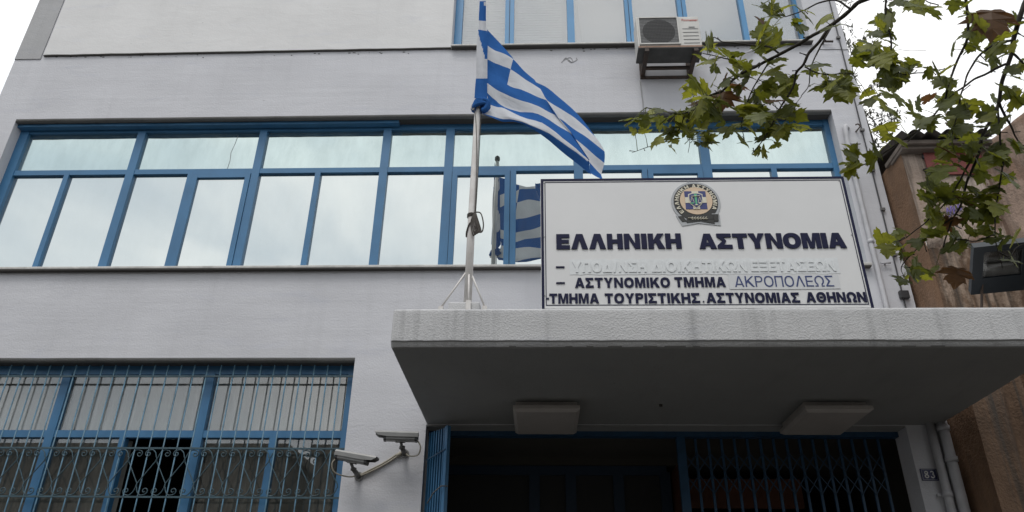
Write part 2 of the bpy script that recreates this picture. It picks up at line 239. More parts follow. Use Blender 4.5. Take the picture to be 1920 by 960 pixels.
LEAVES = [(0.738, -3.529, 4.323, 0.782, -3.5, 4.319), (0.757, -3.528, 4.339, 0.793, -3.5, 4.333), (0.848, -3.567, 4.4, 0.823, -3.641, 4.353), (0.743, -3.553, 4.248, 0.752, -3.49, 4.285), (0.746, -3.58, 4.288, 0.782, -3.5, 4.319), (0.881, -3.456, 4.483, 0.872, -3.542, 4.405), (0.74, -3.636, 4.343, 0.751, -3.582, 4.405), (0.68, -3.412, 4.553, 0.662, -3.512, 4.497), (0.764, -3.564, 4.369, 0.761, -3.594, 4.392), (0.677, -3.626, 4.382, 0.709, -3.535, 4.465), (0.718, -3.414, 4.452, 0.709, -3.535, 4.465), (0.783, -3.674, 4.331, 0.79, -3.618, 4.367), (0.859, -3.435, 4.501, 0.838, -3.542, 4.405), (0.78, -3.642, 4.361, 0.79, -3.618, 4.367), (0.648, -3.618, 4.353, 0.686, -3.524, 4.481), (0.671, -3.595, 4.199, 0.699, -3.467, 4.273), (0.83, -3.591, 4.287, 0.856, -3.529, 4.328), (0.529, -3.544, 4.378, 0.638, -3.5, 4.513), (0.617, -3.524, 4.382, 0.638, -3.5, 4.513), (0.599, -3.508, 4.337, 0.634, -3.445, 4.266), (0.547, -3.473, 4.371, 0.577, -3.422, 4.263), (0.503, -3.612, 4.339, 0.638, -3.5, 4.513), (0.633, -3.426, 4.445, 0.638, -3.5, 4.513), (0.837, -3.712, 4.323, 0.857, -3.665, 4.361), (0.917, -3.666, 4.249, 0.863, -3.537, 4.378), (0.893, -3.549, 4.527, 0.874, -3.676, 4.37), (0.848, -3.823, 4.308, 0.891, -3.688, 4.377), (0.904, -3.448, 4.376, 0.86, -3.525, 4.305), (0.825, -3.494, 4.396, 0.823, -3.527, 4.363), (0.889, -3.786, 4.281, 0.908, -3.7, 4.384), (0.869, -3.575, 4.379, 0.872, -3.542, 4.405), (0.909, -3.837, 4.198, 0.908, -3.7, 4.384), (0.951, -3.609, 4.352, 0.891, -3.688, 4.377), (0.846, -3.65, 4.285, 0.863, -3.537, 4.378), (0.972, -3.852, 4.264, 0.989, -3.771, 4.39), (0.942, -3.828, 4.271, 0.957, -3.735, 4.4), (0.907, -3.852, 4.288, 0.942, -3.724, 4.397), (0.957, -3.561, 4.498, 0.908, -3.7, 4.384), (1.011, -3.67, 4.364, 0.969, -3.747, 4.399), (0.889, -3.683, 4.354, 0.874, -3.676, 4.37), (0.918, -3.841, 4.215, 0.925, -3.712, 4.391), (0.966, -3.416, 4.421, 0.86, -3.525, 4.305), (0.926, -3.831, 4.168, 0.908, -3.7, 4.384), (0.951, -3.603, 4.254, 0.864, -3.521, 4.284), (0.953, -3.617, 4.206, 0.865, -3.517, 4.263), (1.001, -3.709, 4.187, 1.096, -3.728, 4.186), (1.006, -3.624, 4.282, 1.095, -3.737, 4.207), (0.953, -3.477, 4.461, 0.884, -3.546, 4.433), (0.765, -3.581, 4.204, 0.765, -3.5, 4.267), (0.892, -3.406, 4.391, 0.86, -3.525, 4.305), (0.787, -3.416, 4.272, 0.76, -3.5, 4.229), (0.769, -3.492, 4.329, 0.782, -3.5, 4.319), (0.761, -3.565, 4.272, 0.782, -3.5, 4.319), (0.848, -3.64, 4.195, 0.864, -3.521, 4.284), (0.992, -3.47, 4.307, 0.865, -3.517, 4.263), (0.944, -3.621, 4.17, 0.865, -3.517, 4.263), (0.936, -3.64, 4.178, 0.865, -3.517, 4.263), (0.949, -3.493, 4.243, 0.863, -3.513, 4.244), (0.926, -3.879, 4.646, 0.993, -3.8, 4.759), (0.967, -3.911, 4.554, 0.998, -3.774, 4.644), (0.999, -3.671, 4.797, 0.959, -3.758, 4.673), (0.966, -3.786, 4.733, 0.993, -3.8, 4.759), (0.993, -3.71, 4.765, 0.959, -3.758, 4.673), (0.947, -3.673, 4.726, 0.939, -3.75, 4.688), (0.943, -3.907, 4.475, 0.998, -3.774, 4.644), (1.102, -3.826, 4.543, 1.104, -3.823, 4.542), (1.061, -3.908, 4.54, 1.069, -3.807, 4.575), (0.99, -3.776, 4.543, 1.017, -3.782, 4.628), (1.152, -3.731, 4.64, 1.104, -3.823, 4.542), (1.078, -3.856, 4.496, 1.104, -3.823, 4.542), (1.038, -3.873, 4.569, 1.052, -3.799, 4.593), (0.927, -3.88, 4.505, 0.979, -3.766, 4.659), (1.177, -3.78, 4.507, 1.127, -3.888, 4.442), (1.113, -3.715, 4.611, 1.086, -3.815, 4.558), (1.164, -3.724, 4.617, 1.122, -3.831, 4.526), (1.15, -3.771, 4.516, 1.104, -3.865, 4.438), (1.025, -3.934, 4.379, 1.079, -3.841, 4.428), (1.107, -3.938, 4.427, 1.141, -3.839, 4.513), (1.201, -3.893, 4.566, 1.19, -3.905, 4.592), (1.222, -4.073, 4.43, 1.26, -3.935, 4.532), (1.193, -3.951, 4.463, 1.199, -3.947, 4.444), (1.184, -4.031, 4.486, 1.215, -3.913, 4.581), (1.183, -4.14, 4.495, 1.281, -4.1, 4.607), (1.251, -4.065, 4.767, 1.281, -4.1, 4.607), (1.167, -4.152, 4.645, 1.281, -4.1, 4.607), (1.322, -3.985, 4.783, 1.281, -4.1, 4.607), (1.276, -3.832, 4.807, 1.215, -3.913, 4.581), (1.129, -4.201, 4.568, 1.281, -4.1, 4.607), (1.247, -4.055, 4.736, 1.281, -4.1, 4.607), (1.184, -4.2, 4.504, 1.281, -4.1, 4.607), (1.279, -3.987, 4.785, 1.281, -4.1, 4.607), (1.137, -4.142, 4.531, 1.281, -4.1, 4.607), (1.204, -3.932, 4.68, 1.19, -3.905, 4.592), (1.274, -3.869, 4.738, 1.215, -3.913, 4.581), (1.153, -4.039, 4.524, 1.19, -3.905, 4.592), (1.327, -3.835, 4.748, 1.25, -3.928, 4.551), (1.231, -3.973, 4.688, 1.281, -4.1, 4.607), (1.245, -3.921, 4.625, 1.236, -3.92, 4.568), (0.843, -3.615, 4.576, 0.891, -3.688, 4.377), (0.917, -3.669, 4.5, 0.925, -3.712, 4.391), (0.866, -3.679, 4.547, 0.925, -3.712, 4.391), (0.934, -3.604, 4.588, 0.942, -3.724, 4.397), (0.867, -3.565, 4.551, 0.874, -3.676, 4.37), (0.853, -3.787, 4.434, 0.925, -3.712, 4.391), (1.117, -3.679, 4.504, 1.05, -3.818, 4.413), (1.11, -3.893, 4.39, 1.104, -3.865, 4.438), (1.094, -3.889, 4.4, 1.104, -3.865, 4.438), (1.119, -3.842, 4.407, 1.092, -3.853, 4.434), (0.957, -3.82, 4.438, 1.0, -3.782, 4.389), (0.987, -3.902, 4.336, 1.032, -3.806, 4.403), (1.069, -3.658, 4.508, 1.015, -3.794, 4.394), (0.998, -3.858, 4.382, 1.032, -3.806, 4.403), (1.117, -3.86, 4.223, 1.121, -3.782, 4.303), (1.214, -3.732, 4.395, 1.146, -3.81, 4.356), (1.114, -3.83, 4.237, 1.114, -3.773, 4.285), (1.172, -3.71, 4.386, 1.128, -3.792, 4.32), (1.117, -3.689, 4.46, 1.05, -3.818, 4.413), (1.066, -3.86, 4.181, 1.108, -3.764, 4.266), (1.102, -3.834, 4.261, 1.121, -3.782, 4.303), (1.171, -3.645, 4.41, 1.121, -3.782, 4.303), (1.107, -3.643, 4.166, 1.104, -3.7, 4.122), (1.152, -3.637, 4.374, 1.108, -3.764, 4.266), (1.194, -3.747, 4.258, 1.108, -3.764, 4.266), (1.091, -3.75, 4.283, 1.108, -3.764, 4.266), (1.103, -3.64, 4.276, 1.095, -3.737, 4.207), (1.056, -3.83, 4.125, 1.095, -3.737, 4.207), (1.147, -3.785, 4.202, 1.102, -3.755, 4.247), (1.06, -3.812, 4.238, 1.108, -3.764, 4.266), (1.017, -3.85, 4.065, 1.098, -3.718, 4.165), (1.175, -3.608, 4.312, 1.095, -3.737, 4.207), (1.179, -3.621, 4.251, 1.098, -3.718, 4.165), (1.194, -3.788, 4.095, 1.183, -3.802, 4.074), (1.087, -3.788, 4.044, 1.104, -3.7, 4.122), (1.232, -3.762, 4.157, 1.214, -3.82, 4.116), (1.228, -3.854, 4.046, 1.214, -3.82, 4.116), (1.224, -3.796, 4.118, 1.214, -3.82, 4.116), (1.26, -3.678, 4.09, 1.166, -3.794, 4.052), (1.178, -3.656, 4.082, 1.13, -3.768, 4.009), (1.165, -3.757, 4.089, 1.166, -3.794, 4.052), (1.176, -3.722, 4.018, 1.13, -3.768, 4.009), (1.147, -3.724, 4.021, 1.12, -3.759, 3.999), (1.22, -3.728, 4.273, 1.232, -3.837, 4.146), (1.331, -3.863, 4.318, 1.314, -3.907, 4.267), (1.238, -3.821, 4.374, 1.169, -3.828, 4.399), (1.245, -4.007, 4.136, 1.289, -3.89, 4.232), (1.249, -3.816, 4.372, 1.169, -3.828, 4.399), (1.18, -3.903, 4.252, 1.157, -3.819, 4.377), (1.361, -3.767, 4.285, 1.278, -3.881, 4.217), (1.275, -3.747, 4.387, 1.278, -3.881, 4.217), (1.214, -4.038, 4.175, 1.301, -3.899, 4.249), (1.294, -3.873, 4.318, 1.314, -3.907, 4.267), (1.306, -3.985, 3.983, 1.246, -3.855, 4.174), (1.245, -3.868, 4.08, 1.224, -3.829, 4.132), (1.332, -3.912, 4.099, 1.32, -4.0, 4.16), (1.285, -3.791, 4.089, 1.214, -3.82, 4.116), (1.402, -3.713, 4.19, 1.238, -3.846, 4.16), (1.271, -3.929, 4.121, 1.267, -3.873, 4.202), (1.291, -3.798, 4.217, 1.246, -3.855, 4.174), (1.204, -3.964, 3.996, 1.224, -3.829, 4.132), (1.194, -3.935, 4.184, 1.267, -3.873, 4.202), (1.2, -3.765, 4.327, 1.137, -3.801, 4.337), (1.201, -3.821, 4.266, 1.246, -3.855, 4.174), (1.112, -3.952, 4.065, 1.214, -3.82, 4.116), (1.223, -3.648, 4.321, 1.108, -3.764, 4.266), (1.16, -3.953, 4.069, 1.232, -3.837, 4.146), (1.319, -4.244, 4.461, 1.373, -4.13, 4.612), (1.417, -3.982, 4.647, 1.394, -4.029, 4.511), (1.334, -4.246, 4.491, 1.392, -4.137, 4.616), (1.382, -3.97, 4.691, 1.305, -4.107, 4.608), (1.512, -3.941, 4.274, 1.486, -4.037, 4.27), (1.482, -4.098, 4.115, 1.524, -4.041, 4.272), (1.422, -3.93, 4.373, 1.364, -4.044, 4.267), (1.477, -4.132, 4.109, 1.54, -4.042, 4.271), (1.484, -3.958, 4.326, 1.453, -4.033, 4.275), (1.395, -4.165, 4.083, 1.469, -4.035, 4.272), (1.478, -3.89, 4.309, 1.352, -4.025, 4.203), (1.472, -3.89, 4.412, 1.409, -4.027, 4.293), (1.525, -3.907, 4.305, 1.469, -4.035, 4.272), (1.604, -3.908, 4.379, 1.54, -4.042, 4.271), (1.56, -3.989, 4.241, 1.56, -4.046, 4.263), (1.348, -4.173, 4.207, 1.378, -4.062, 4.316), (1.45, -4.041, 4.196, 1.469, -4.035, 4.272), (1.477, -4.077, 4.17, 1.506, -4.039, 4.271), (1.585, -3.972, 4.309, 1.551, -4.044, 4.267), (1.517, -4.129, 4.104, 1.575, -4.05, 4.253), (1.484, -4.136, 4.056, 1.575, -4.05, 4.253), (1.498, -4.079, 4.182, 1.524, -4.041, 4.272), (1.489, -4.129, 4.172, 1.54, -4.042, 4.271), (1.452, -4.119, 4.067, 1.506, -4.039, 4.271), (1.759, -4.139, 4.441, 1.701, -4.23, 4.355), (1.67, -4.246, 4.422, 1.696, -4.245, 4.414), (1.747, -4.169, 4.407, 1.701, -4.23, 4.355), (1.625, -4.265, 4.307, 1.701, -4.23, 4.355), (1.614, -4.25, 4.33, 1.698, -4.235, 4.375), (1.726, -4.151, 4.426, 1.701, -4.23, 4.355), (1.606, -4.348, 4.294, 1.696, -4.24, 4.394), (1.676, -4.084, 4.3, 1.701, -4.195, 4.224), (1.634, -4.042, 4.405, 1.575, -4.05, 4.253), (1.682, -4.167, 4.224, 1.701, -4.195, 4.224), (1.496, -4.364, 4.166, 1.701, -4.23, 4.355), (1.585, -4.151, 4.279, 1.575, -4.05, 4.253), (1.645, -4.265, 4.195, 1.698, -4.205, 4.258), (1.609, -4.167, 4.276, 1.698, -4.205, 4.258), (1.694, -4.146, 4.264, 1.701, -4.195, 4.224), (1.711, -3.928, 4.556, 1.575, -4.05, 4.253), (1.637, -4.189, 4.218, 1.698, -4.2, 4.24), (1.644, -4.108, 4.373, 1.702, -4.21, 4.277), (1.594, -4.302, 4.109, 1.701, -4.195, 4.224), (1.789, -4.078, 4.437, 1.705, -4.215, 4.297), (1.772, -4.143, 4.203, 1.729, -4.17, 4.163), (1.863, -4.045, 4.317, 1.786, -4.15, 4.159), (1.843, -4.07, 4.281, 1.786, -4.15, 4.159), (1.639, -4.266, 4.172, 1.698, -4.2, 4.24), (1.831, -4.073, 4.296, 1.724, -4.175, 4.173), (1.691, -4.236, 4.12, 1.724, -4.175, 4.173), (1.765, -4.096, 4.363, 1.698, -4.205, 4.258), (1.539, -4.299, 3.855, 1.747, -4.16, 4.152), (1.683, -3.953, 4.213, 1.575, -4.05, 4.253), (1.618, -4.278, 3.9, 1.747, -4.16, 4.152), (1.591, -4.111, 4.027, 1.575, -4.05, 4.253), (1.76, -4.071, 4.169, 1.747, -4.16, 4.152), (1.902, -3.726, 4.295, 1.881, -3.844, 4.019), (1.571, -4.299, 3.907, 1.747, -4.16, 4.152), (1.646, -4.186, 4.069, 1.736, -4.165, 4.155), (1.747, -4.113, 4.148, 1.747, -4.16, 4.152), (1.653, -4.171, 4.161, 1.712, -4.185, 4.196), (1.661, -4.193, 4.123, 1.724, -4.175, 4.173), (1.734, -4.092, 4.18, 1.736, -4.165, 4.155), (1.62, -4.227, 4.045, 1.736, -4.165, 4.155), (1.797, -3.776, 4.093, 1.793, -3.815, 3.973), (1.785, -3.931, 3.933, 1.85, -3.835, 4.003), (1.794, -3.846, 4.08, 1.82, -3.825, 3.987), (1.81, -3.743, 4.063, 1.793, -3.815, 3.973), (1.593, -3.78, 3.968, 1.611, -3.71, 3.93), (1.643, -3.743, 4.006, 1.653, -3.738, 3.92), (1.657, -3.706, 4.054, 1.639, -3.729, 3.922), (1.706, -3.601, 4.102, 1.639, -3.729, 3.922), (1.685, -3.582, 4.039, 1.611, -3.71, 3.93), (1.578, -3.764, 3.873, 1.611, -3.71, 3.93), (1.587, -3.771, 3.855, 1.625, -3.719, 3.926), (1.578, -3.768, 3.856, 1.611, -3.71, 3.93), (1.671, -3.819, 3.907, 1.699, -3.767, 3.923), (1.717, -3.844, 3.941, 1.751, -3.796, 3.947), (1.669, -3.9, 3.888, 1.733, -3.787, 3.937), (1.714, -4.438, 4.317, 1.869, -4.3, 4.513), (1.825, -4.257, 4.509, 1.869, -4.3, 4.513), (1.73, -4.346, 4.427, 1.705, -4.275, 4.506), (1.795, -4.372, 4.395, 1.876, -4.3, 4.494), (1.791, -4.359, 4.364, 1.876, -4.3, 4.494), (1.828, -4.413, 4.298, 1.93, -4.3, 4.457), (1.975, -4.162, 4.582, 1.901, -4.3, 4.472), (2.123, -4.126, 4.62, 2.179, -4.142, 4.6), (2.135, -4.194, 4.569, 2.177, -4.152, 4.618), (1.88, -4.158, 4.152, 1.91, -4.12, 4.205), (1.917, -4.123, 4.228, 1.91, -4.12, 4.205), (1.995, -4.045, 4.265, 1.95, -4.11, 4.22), (2.008, -4.02, 4.224, 2.076, -3.988, 4.251), (2.009, -4.048, 4.201, 2.076, -3.988, 4.251), (2.127, -3.912, 4.293, 2.068, -3.979, 4.225), (1.959, -4.151, 4.19, 1.991, -4.1, 4.235), (2.084, -4.085, 4.396, 2.147, -4.056, 4.401), (2.238, -3.928, 4.49, 2.136, -4.046, 4.376), (2.249, -3.973, 4.488, 2.16, -4.065, 4.43), (2.212, -4.062, 4.627, 2.183, -4.123, 4.564), (2.229, -4.089, 4.592, 2.183, -4.123, 4.564), (2.167, -4.16, 4.505, 2.184, -4.113, 4.545), (2.451, -3.954, 4.597, 2.42, -3.99, 4.521), (2.183, -4.192, 4.424, 2.185, -4.104, 4.527), (2.162, -4.125, 4.441, 2.18, -4.085, 4.485), (2.292, -3.988, 4.557, 2.18, -4.085, 4.485), (2.356, -4.105, 4.361, 2.463, -3.969, 4.493), (2.409, -3.994, 4.595, 2.402, -3.985, 4.521), (2.344, -4.09, 4.474, 2.42, -3.99, 4.521), (2.433, -3.919, 4.559, 2.384, -3.98, 4.517), (2.477, -3.842, 4.697, 2.366, -3.975, 4.51), (2.594, -3.903, 4.765, 2.509, -4.034, 4.639), (2.485, -4.068, 4.565, 2.5, -4.025, 4.616), (2.493, -3.926, 4.685, 2.479, -4.006, 4.563), (2.559, -3.978, 4.663, 2.5, -4.025, 4.616), (2.24, -4.033, 4.327, 2.276, -3.945, 4.431), (2.201, -4.095, 4.369, 2.314, -3.96, 4.475), (2.342, -4.035, 4.417, 2.384, -3.98, 4.517), (2.463, -3.862, 4.53, 2.396, -3.938, 4.396), (2.442, -3.83, 4.512, 2.378, -3.925, 4.392), (2.029, -3.837, 4.277, 2.173, -3.712, 4.322), (2.104, -3.859, 4.21, 2.044, -3.921, 4.159), (2.174, -3.642, 4.451, 2.182, -3.725, 4.335), (2.003, -4.022, 4.073, 2.056, -3.931, 4.175), (2.238, -3.642, 4.412, 2.182, -3.725, 4.335), (2.138, -3.89, 4.216, 2.167, -3.885, 4.214), (2.084, -3.9, 4.169, 2.044, -3.921, 4.159), (2.046, -4.024, 4.187, 2.068, -3.979, 4.225), (2.165, -3.832, 4.295, 2.217, -3.763, 4.363), (2.163, -3.925, 4.153, 2.159, -3.88, 4.192), (2.059, -3.72, 4.349, 2.148, -3.687, 4.291), (1.958, -3.886, 4.084, 1.97, -3.883, 4.082), (1.997, -3.785, 4.193, 1.97, -3.883, 4.082), (1.978, -3.786, 4.277, 1.97, -3.883, 4.082), (2.214, -3.655, 4.362, 2.173, -3.712, 4.322), (2.186, -3.545, 4.321, 2.115, -3.663, 4.254), (2.034, -3.947, 4.023, 2.122, -3.855, 4.09), (1.973, -3.875, 4.079, 1.97, -3.883, 4.082), (2.125, -3.847, 4.167, 2.139, -3.865, 4.132), (2.137, -3.919, 4.017, 2.122, -3.855, 4.09), (2.319, -3.782, 4.203, 2.342, -3.8, 4.157), (2.321, -3.761, 4.263, 2.159, -3.88, 4.192), (2.266, -3.802, 4.231, 2.159, -3.88, 4.192), (2.373, -3.765, 4.261, 2.364, -3.819, 4.194), (2.159, -3.813, 4.134, 2.122, -3.855, 4.09), (2.236, -3.767, 4.25, 2.152, -3.875, 4.171), (2.129, -3.924, 4.102, 2.145, -3.87, 4.152), (2.185, -3.846, 3.949, 2.278, -3.732, 4.037), (2.135, -3.738, 4.081, 2.077, -3.83, 3.998), (2.204, -3.758, 4.107, 2.103, -3.845, 4.043), (2.157, -3.725, 4.111, 2.094, -3.84, 4.024), (2.298, -3.705, 4.089, 2.278, -3.732, 4.037), (2.312, -3.607, 4.089, 2.237, -3.715, 3.97), (2.017, -3.892, 3.874, 2.058, -3.805, 3.925), (2.252, -3.838, 4.011, 2.306, -3.744, 4.075), (2.057, -3.981, 3.954, 2.113, -3.85, 4.066), (2.205, -3.725, 3.977, 2.237, -3.715, 3.97), (2.03, -3.927, 3.937, 2.085, -3.835, 4.009), (2.132, -3.72, 4.017, 2.059, -3.81, 3.943), (2.142, -3.709, 4.069, 2.07, -3.825, 3.988), (2.165, -3.764, 4.15, 2.113, -3.85, 4.066), (2.001, -3.939, 3.915, 2.077, -3.83, 3.998), (2.346, -3.62, 4.15, 2.278, -3.732, 4.037), (2.306, -3.832, 3.951, 2.325, -3.829, 3.967), (2.249, -3.849, 3.91, 2.331, -3.814, 3.942), (2.256, -3.684, 4.047, 2.237, -3.715, 3.97), (2.221, -3.876, 3.822, 2.337, -3.786, 3.889), (2.239, -3.757, 3.94, 2.275, -3.706, 3.986), (2.199, -3.825, 3.969, 2.278, -3.732, 4.037), (2.179, -3.771, 3.943, 2.237, -3.715, 3.97), (2.332, -3.642, 3.979, 2.261, -3.697, 3.955), (2.242, -3.925, 3.829, 2.336, -3.8, 3.917), (2.341, -3.738, 4.013, 2.325, -3.829, 3.967), (2.272, -3.868, 3.873, 2.336, -3.8, 3.917), (2.021, -3.915, 3.869, 2.059, -3.81, 3.943), (2.184, -3.72, 3.906, 2.2, -3.697, 3.908), (1.994, -3.837, 3.814, 2.056, -3.8, 3.908), (1.955, -3.904, 3.828, 2.056, -3.8, 3.908), (2.018, -3.725, 3.913, 2.056, -3.8, 3.908), (2.051, -3.826, 3.94, 2.059, -3.81, 3.943), (1.927, -3.911, 3.742, 2.056, -3.8, 3.908), (2.098, -3.765, 3.933, 2.056, -3.8, 3.908), (2.222, -3.904, 4.032, 2.324, -3.781, 4.127), (2.254, -3.929, 4.068, 2.342, -3.8, 4.157), (2.409, -3.732, 4.197, 2.342, -3.8, 4.157), (2.307, -3.883, 4.041, 2.324, -3.857, 4.038), (2.47, -3.719, 4.345, 2.385, -3.837, 4.234), (2.466, -3.876, 4.209, 2.384, -3.85, 4.182), (2.498, -3.859, 4.302, 2.405, -3.875, 4.315), (2.583, -3.794, 4.32, 2.58, -3.9, 4.333), (2.484, -3.791, 4.32, 2.396, -3.856, 4.275), (2.373, -3.967, 4.221, 2.405, -3.875, 4.315), (2.459, -3.908, 4.181, 2.394, -3.84, 4.164), (2.49, -3.911, 4.387, 2.514, -3.942, 4.406), (2.373, -4.033, 4.274, 2.433, -3.922, 4.404), (2.539, -3.849, 4.461, 2.501, -3.95, 4.411), (2.398, -4.008, 4.252, 2.418, -3.903, 4.364), (2.326, -3.794, 3.902, 2.336, -3.8, 3.917), (2.244, -3.894, 3.85, 2.336, -3.8, 3.917), (2.418, -3.81, 3.97, 2.494, -3.75, 4.039), (2.379, -3.763, 3.933, 2.336, -3.8, 3.917), (2.359, -3.758, 3.949, 2.336, -3.8, 3.917), (2.429, -3.807, 3.977, 2.494, -3.75, 4.039), (2.374, -3.573, 3.991, 2.249, -3.688, 3.929), (2.326, -3.569, 3.863, 2.212, -3.641, 3.85), (2.269, -3.695, 3.78, 2.298, -3.729, 3.742), (2.239, -3.674, 3.777, 2.204, -3.631, 3.824), (2.303, -3.701, 3.747, 2.298, -3.729, 3.742), (2.361, -3.779, 3.78, 2.318, -3.757, 3.813), (2.26, -3.639, 3.841, 2.212, -3.641, 3.85), (2.345, -3.577, 3.945, 2.24, -3.678, 3.912), (2.403, -3.702, 3.885, 2.33, -3.771, 3.853), (2.411, -3.633, 3.906, 2.318, -3.757, 3.813), (2.281, -3.744, 3.767, 2.306, -3.743, 3.774), (2.119, -3.598, 3.821, 2.116, -3.627, 3.792), (2.085, -3.665, 3.77, 2.116, -3.627, 3.792), (2.103, -3.642, 3.845, 2.131, -3.645, 3.807), (2.023, -3.653, 3.821, 2.099, -3.61, 3.775), (2.06, -3.577, 3.833, 2.079, -3.592, 3.752), (2.02, -3.627, 3.87, 2.099, -3.61, 3.775), (1.973, -3.732, 3.821, 2.116, -3.627, 3.792), (2.118, -3.529, 3.965, 2.116, -3.627, 3.792), (2.086, -3.684, 3.755, 2.116, -3.627, 3.792), (1.955, -3.758, 3.826, 2.056, -3.8, 3.908), (2.067, -3.704, 3.775, 2.116, -3.627, 3.792), (2.241, -3.677, 3.749, 2.295, -3.714, 3.719), (2.157, -3.708, 3.715, 2.187, -3.612, 3.775), (2.193, -3.563, 3.834, 2.131, -3.645, 3.807), (2.322, -3.491, 3.792, 2.177, -3.603, 3.756), (2.212, -3.589, 3.9, 2.169, -3.68, 3.859), (2.224, -3.619, 3.8, 2.196, -3.622, 3.798), (2.223, -3.53, 3.773, 2.166, -3.594, 3.74), (2.144, -3.723, 3.764, 2.204, -3.631, 3.824), (2.298, -3.595, 3.76, 2.296, -3.686, 3.688), (2.172, -3.714, 3.703, 2.187, -3.612, 3.775), (2.248, -3.601, 3.797, 2.196, -3.622, 3.798), (2.267, -3.62, 3.695, 2.297, -3.671, 3.671), (2.218, -3.559, 3.649, 2.197, -3.55, 3.585), (2.286, -3.592, 3.622, 2.289, -3.592, 3.583), (2.368, -3.528, 3.733, 2.297, -3.657, 3.649), (2.145, -3.742, 3.615, 2.177, -3.603, 3.756), (2.339, -3.576, 3.7, 2.297, -3.657, 3.649), (2.278, -3.614, 3.718, 2.297, -3.671, 3.671), (2.243, -3.592, 3.705, 2.177, -3.603, 3.756), (2.322, -3.591, 3.715, 2.297, -3.671, 3.671), (2.145, -3.564, 3.686, 2.133, -3.566, 3.684), (2.041, -3.56, 3.732, 2.035, -3.558, 3.707), (2.078, -3.526, 3.751, 2.057, -3.575, 3.729), (2.021, -3.635, 3.686, 2.057, -3.575, 3.729), (2.168, -3.525, 3.763, 2.155, -3.584, 3.723), (2.038, -3.623, 3.598, 2.072, -3.544, 3.661), (2.122, -3.452, 3.751, 2.035, -3.558, 3.707), (1.999, -3.664, 3.757, 2.079, -3.592, 3.752), (1.993, -3.682, 3.756, 2.079, -3.592, 3.752), (2.1, -3.547, 3.761, 2.079, -3.592, 3.752), (2.046, -3.598, 3.783, 2.079, -3.592, 3.752), (2.025, -3.651, 3.696, 2.057, -3.575, 3.729), (1.987, -3.669, 3.676, 2.057, -3.575, 3.729), (1.988, -3.572, 3.602, 2.032, -3.506, 3.634), (1.988, -3.563, 3.615, 2.032, -3.506, 3.634), (2.085, -3.419, 3.713, 2.032, -3.506, 3.634), (1.993, -3.641, 3.584, 2.052, -3.525, 3.649), (1.952, -3.529, 3.572, 1.991, -3.469, 3.597), (2.11, -3.405, 3.702, 2.052, -3.525, 3.649), (2.192, -3.506, 3.578, 2.184, -3.542, 3.595), (2.236, -3.413, 3.691, 2.161, -3.525, 3.604), (2.086, -3.586, 3.516, 2.133, -3.5, 3.599), (2.197, -3.452, 3.585, 2.151, -3.517, 3.603), (2.144, -3.535, 3.539, 2.151, -3.517, 3.603), (2.237, -3.455, 3.628, 2.184, -3.542, 3.595), (1.831, -3.551, 3.535, 1.903, -3.417, 3.654), (1.925, -3.426, 3.62, 1.914, -3.435, 3.65), (1.847, -3.443, 3.657, 1.892, -3.4, 3.657), (1.907, -3.394, 3.709, 1.903, -3.417, 3.654), (1.947, -3.344, 3.737, 1.903, -3.417, 3.654), (1.854, -3.592, 3.614, 1.939, -3.47, 3.649), (1.807, -3.493, 3.552, 1.892, -3.4, 3.657), (1.889, -3.405, 3.422, 1.962, -3.3, 3.5), (2.059, -3.282, 3.554, 1.94, -3.413, 3.55), (2.056, -3.239, 3.546, 1.962, -3.3, 3.5), (2.025, -3.218, 3.54, 1.962, -3.3, 3.5), (2.137, -3.193, 3.559, 1.962, -3.3, 3.5), (2.07, -3.343, 3.514, 1.956, -3.431, 3.565), (2.067, -3.395, 3.484, 2.09, -3.5, 3.562), (2.273, -3.63, 3.537, 2.304, -3.6, 3.56), (2.249, -3.68, 3.571, 2.299, -3.629, 3.602), (2.377, -3.531, 3.613, 2.304, -3.6, 3.56), (2.33, -3.517, 3.677, 2.299, -3.629, 3.602), (2.493, -3.479, 3.652, 2.467, -3.517, 3.572), (2.298, -3.677, 3.515, 2.304, -3.6, 3.56), (2.442, -3.48, 3.5, 2.402, -3.529, 3.513), (2.366, -3.579, 3.448, 2.384, -3.533, 3.501), (2.347, -3.581, 3.722, 2.297, -3.671, 3.671), (2.325, -3.654, 3.734, 2.295, -3.7, 3.703), (2.393, -3.608, 3.745, 2.295, -3.7, 3.703), (2.225, -3.789, 3.621, 2.296, -3.686, 3.688), (1.91, -3.451, 3.56, 1.94, -3.413, 3.55), (1.886, -3.488, 3.534, 1.94, -3.413, 3.55), (1.82, -4.063, 4.225, 1.764, -4.155, 4.153), (1.675, -4.262, 4.041, 1.747, -4.16, 4.152), (1.445, -4.164, 4.45, 1.496, -4.076, 4.542), (1.437, -4.195, 4.491, 1.51, -4.088, 4.548), (1.211, -4.059, 4.226, 1.338, -3.942, 4.327), (1.235, -3.921, 4.397, 1.219, -3.865, 4.475), (1.243, -3.979, 4.295, 1.338, -3.942, 4.327), (1.257, -3.902, 4.485, 1.24, -3.92, 4.485)]
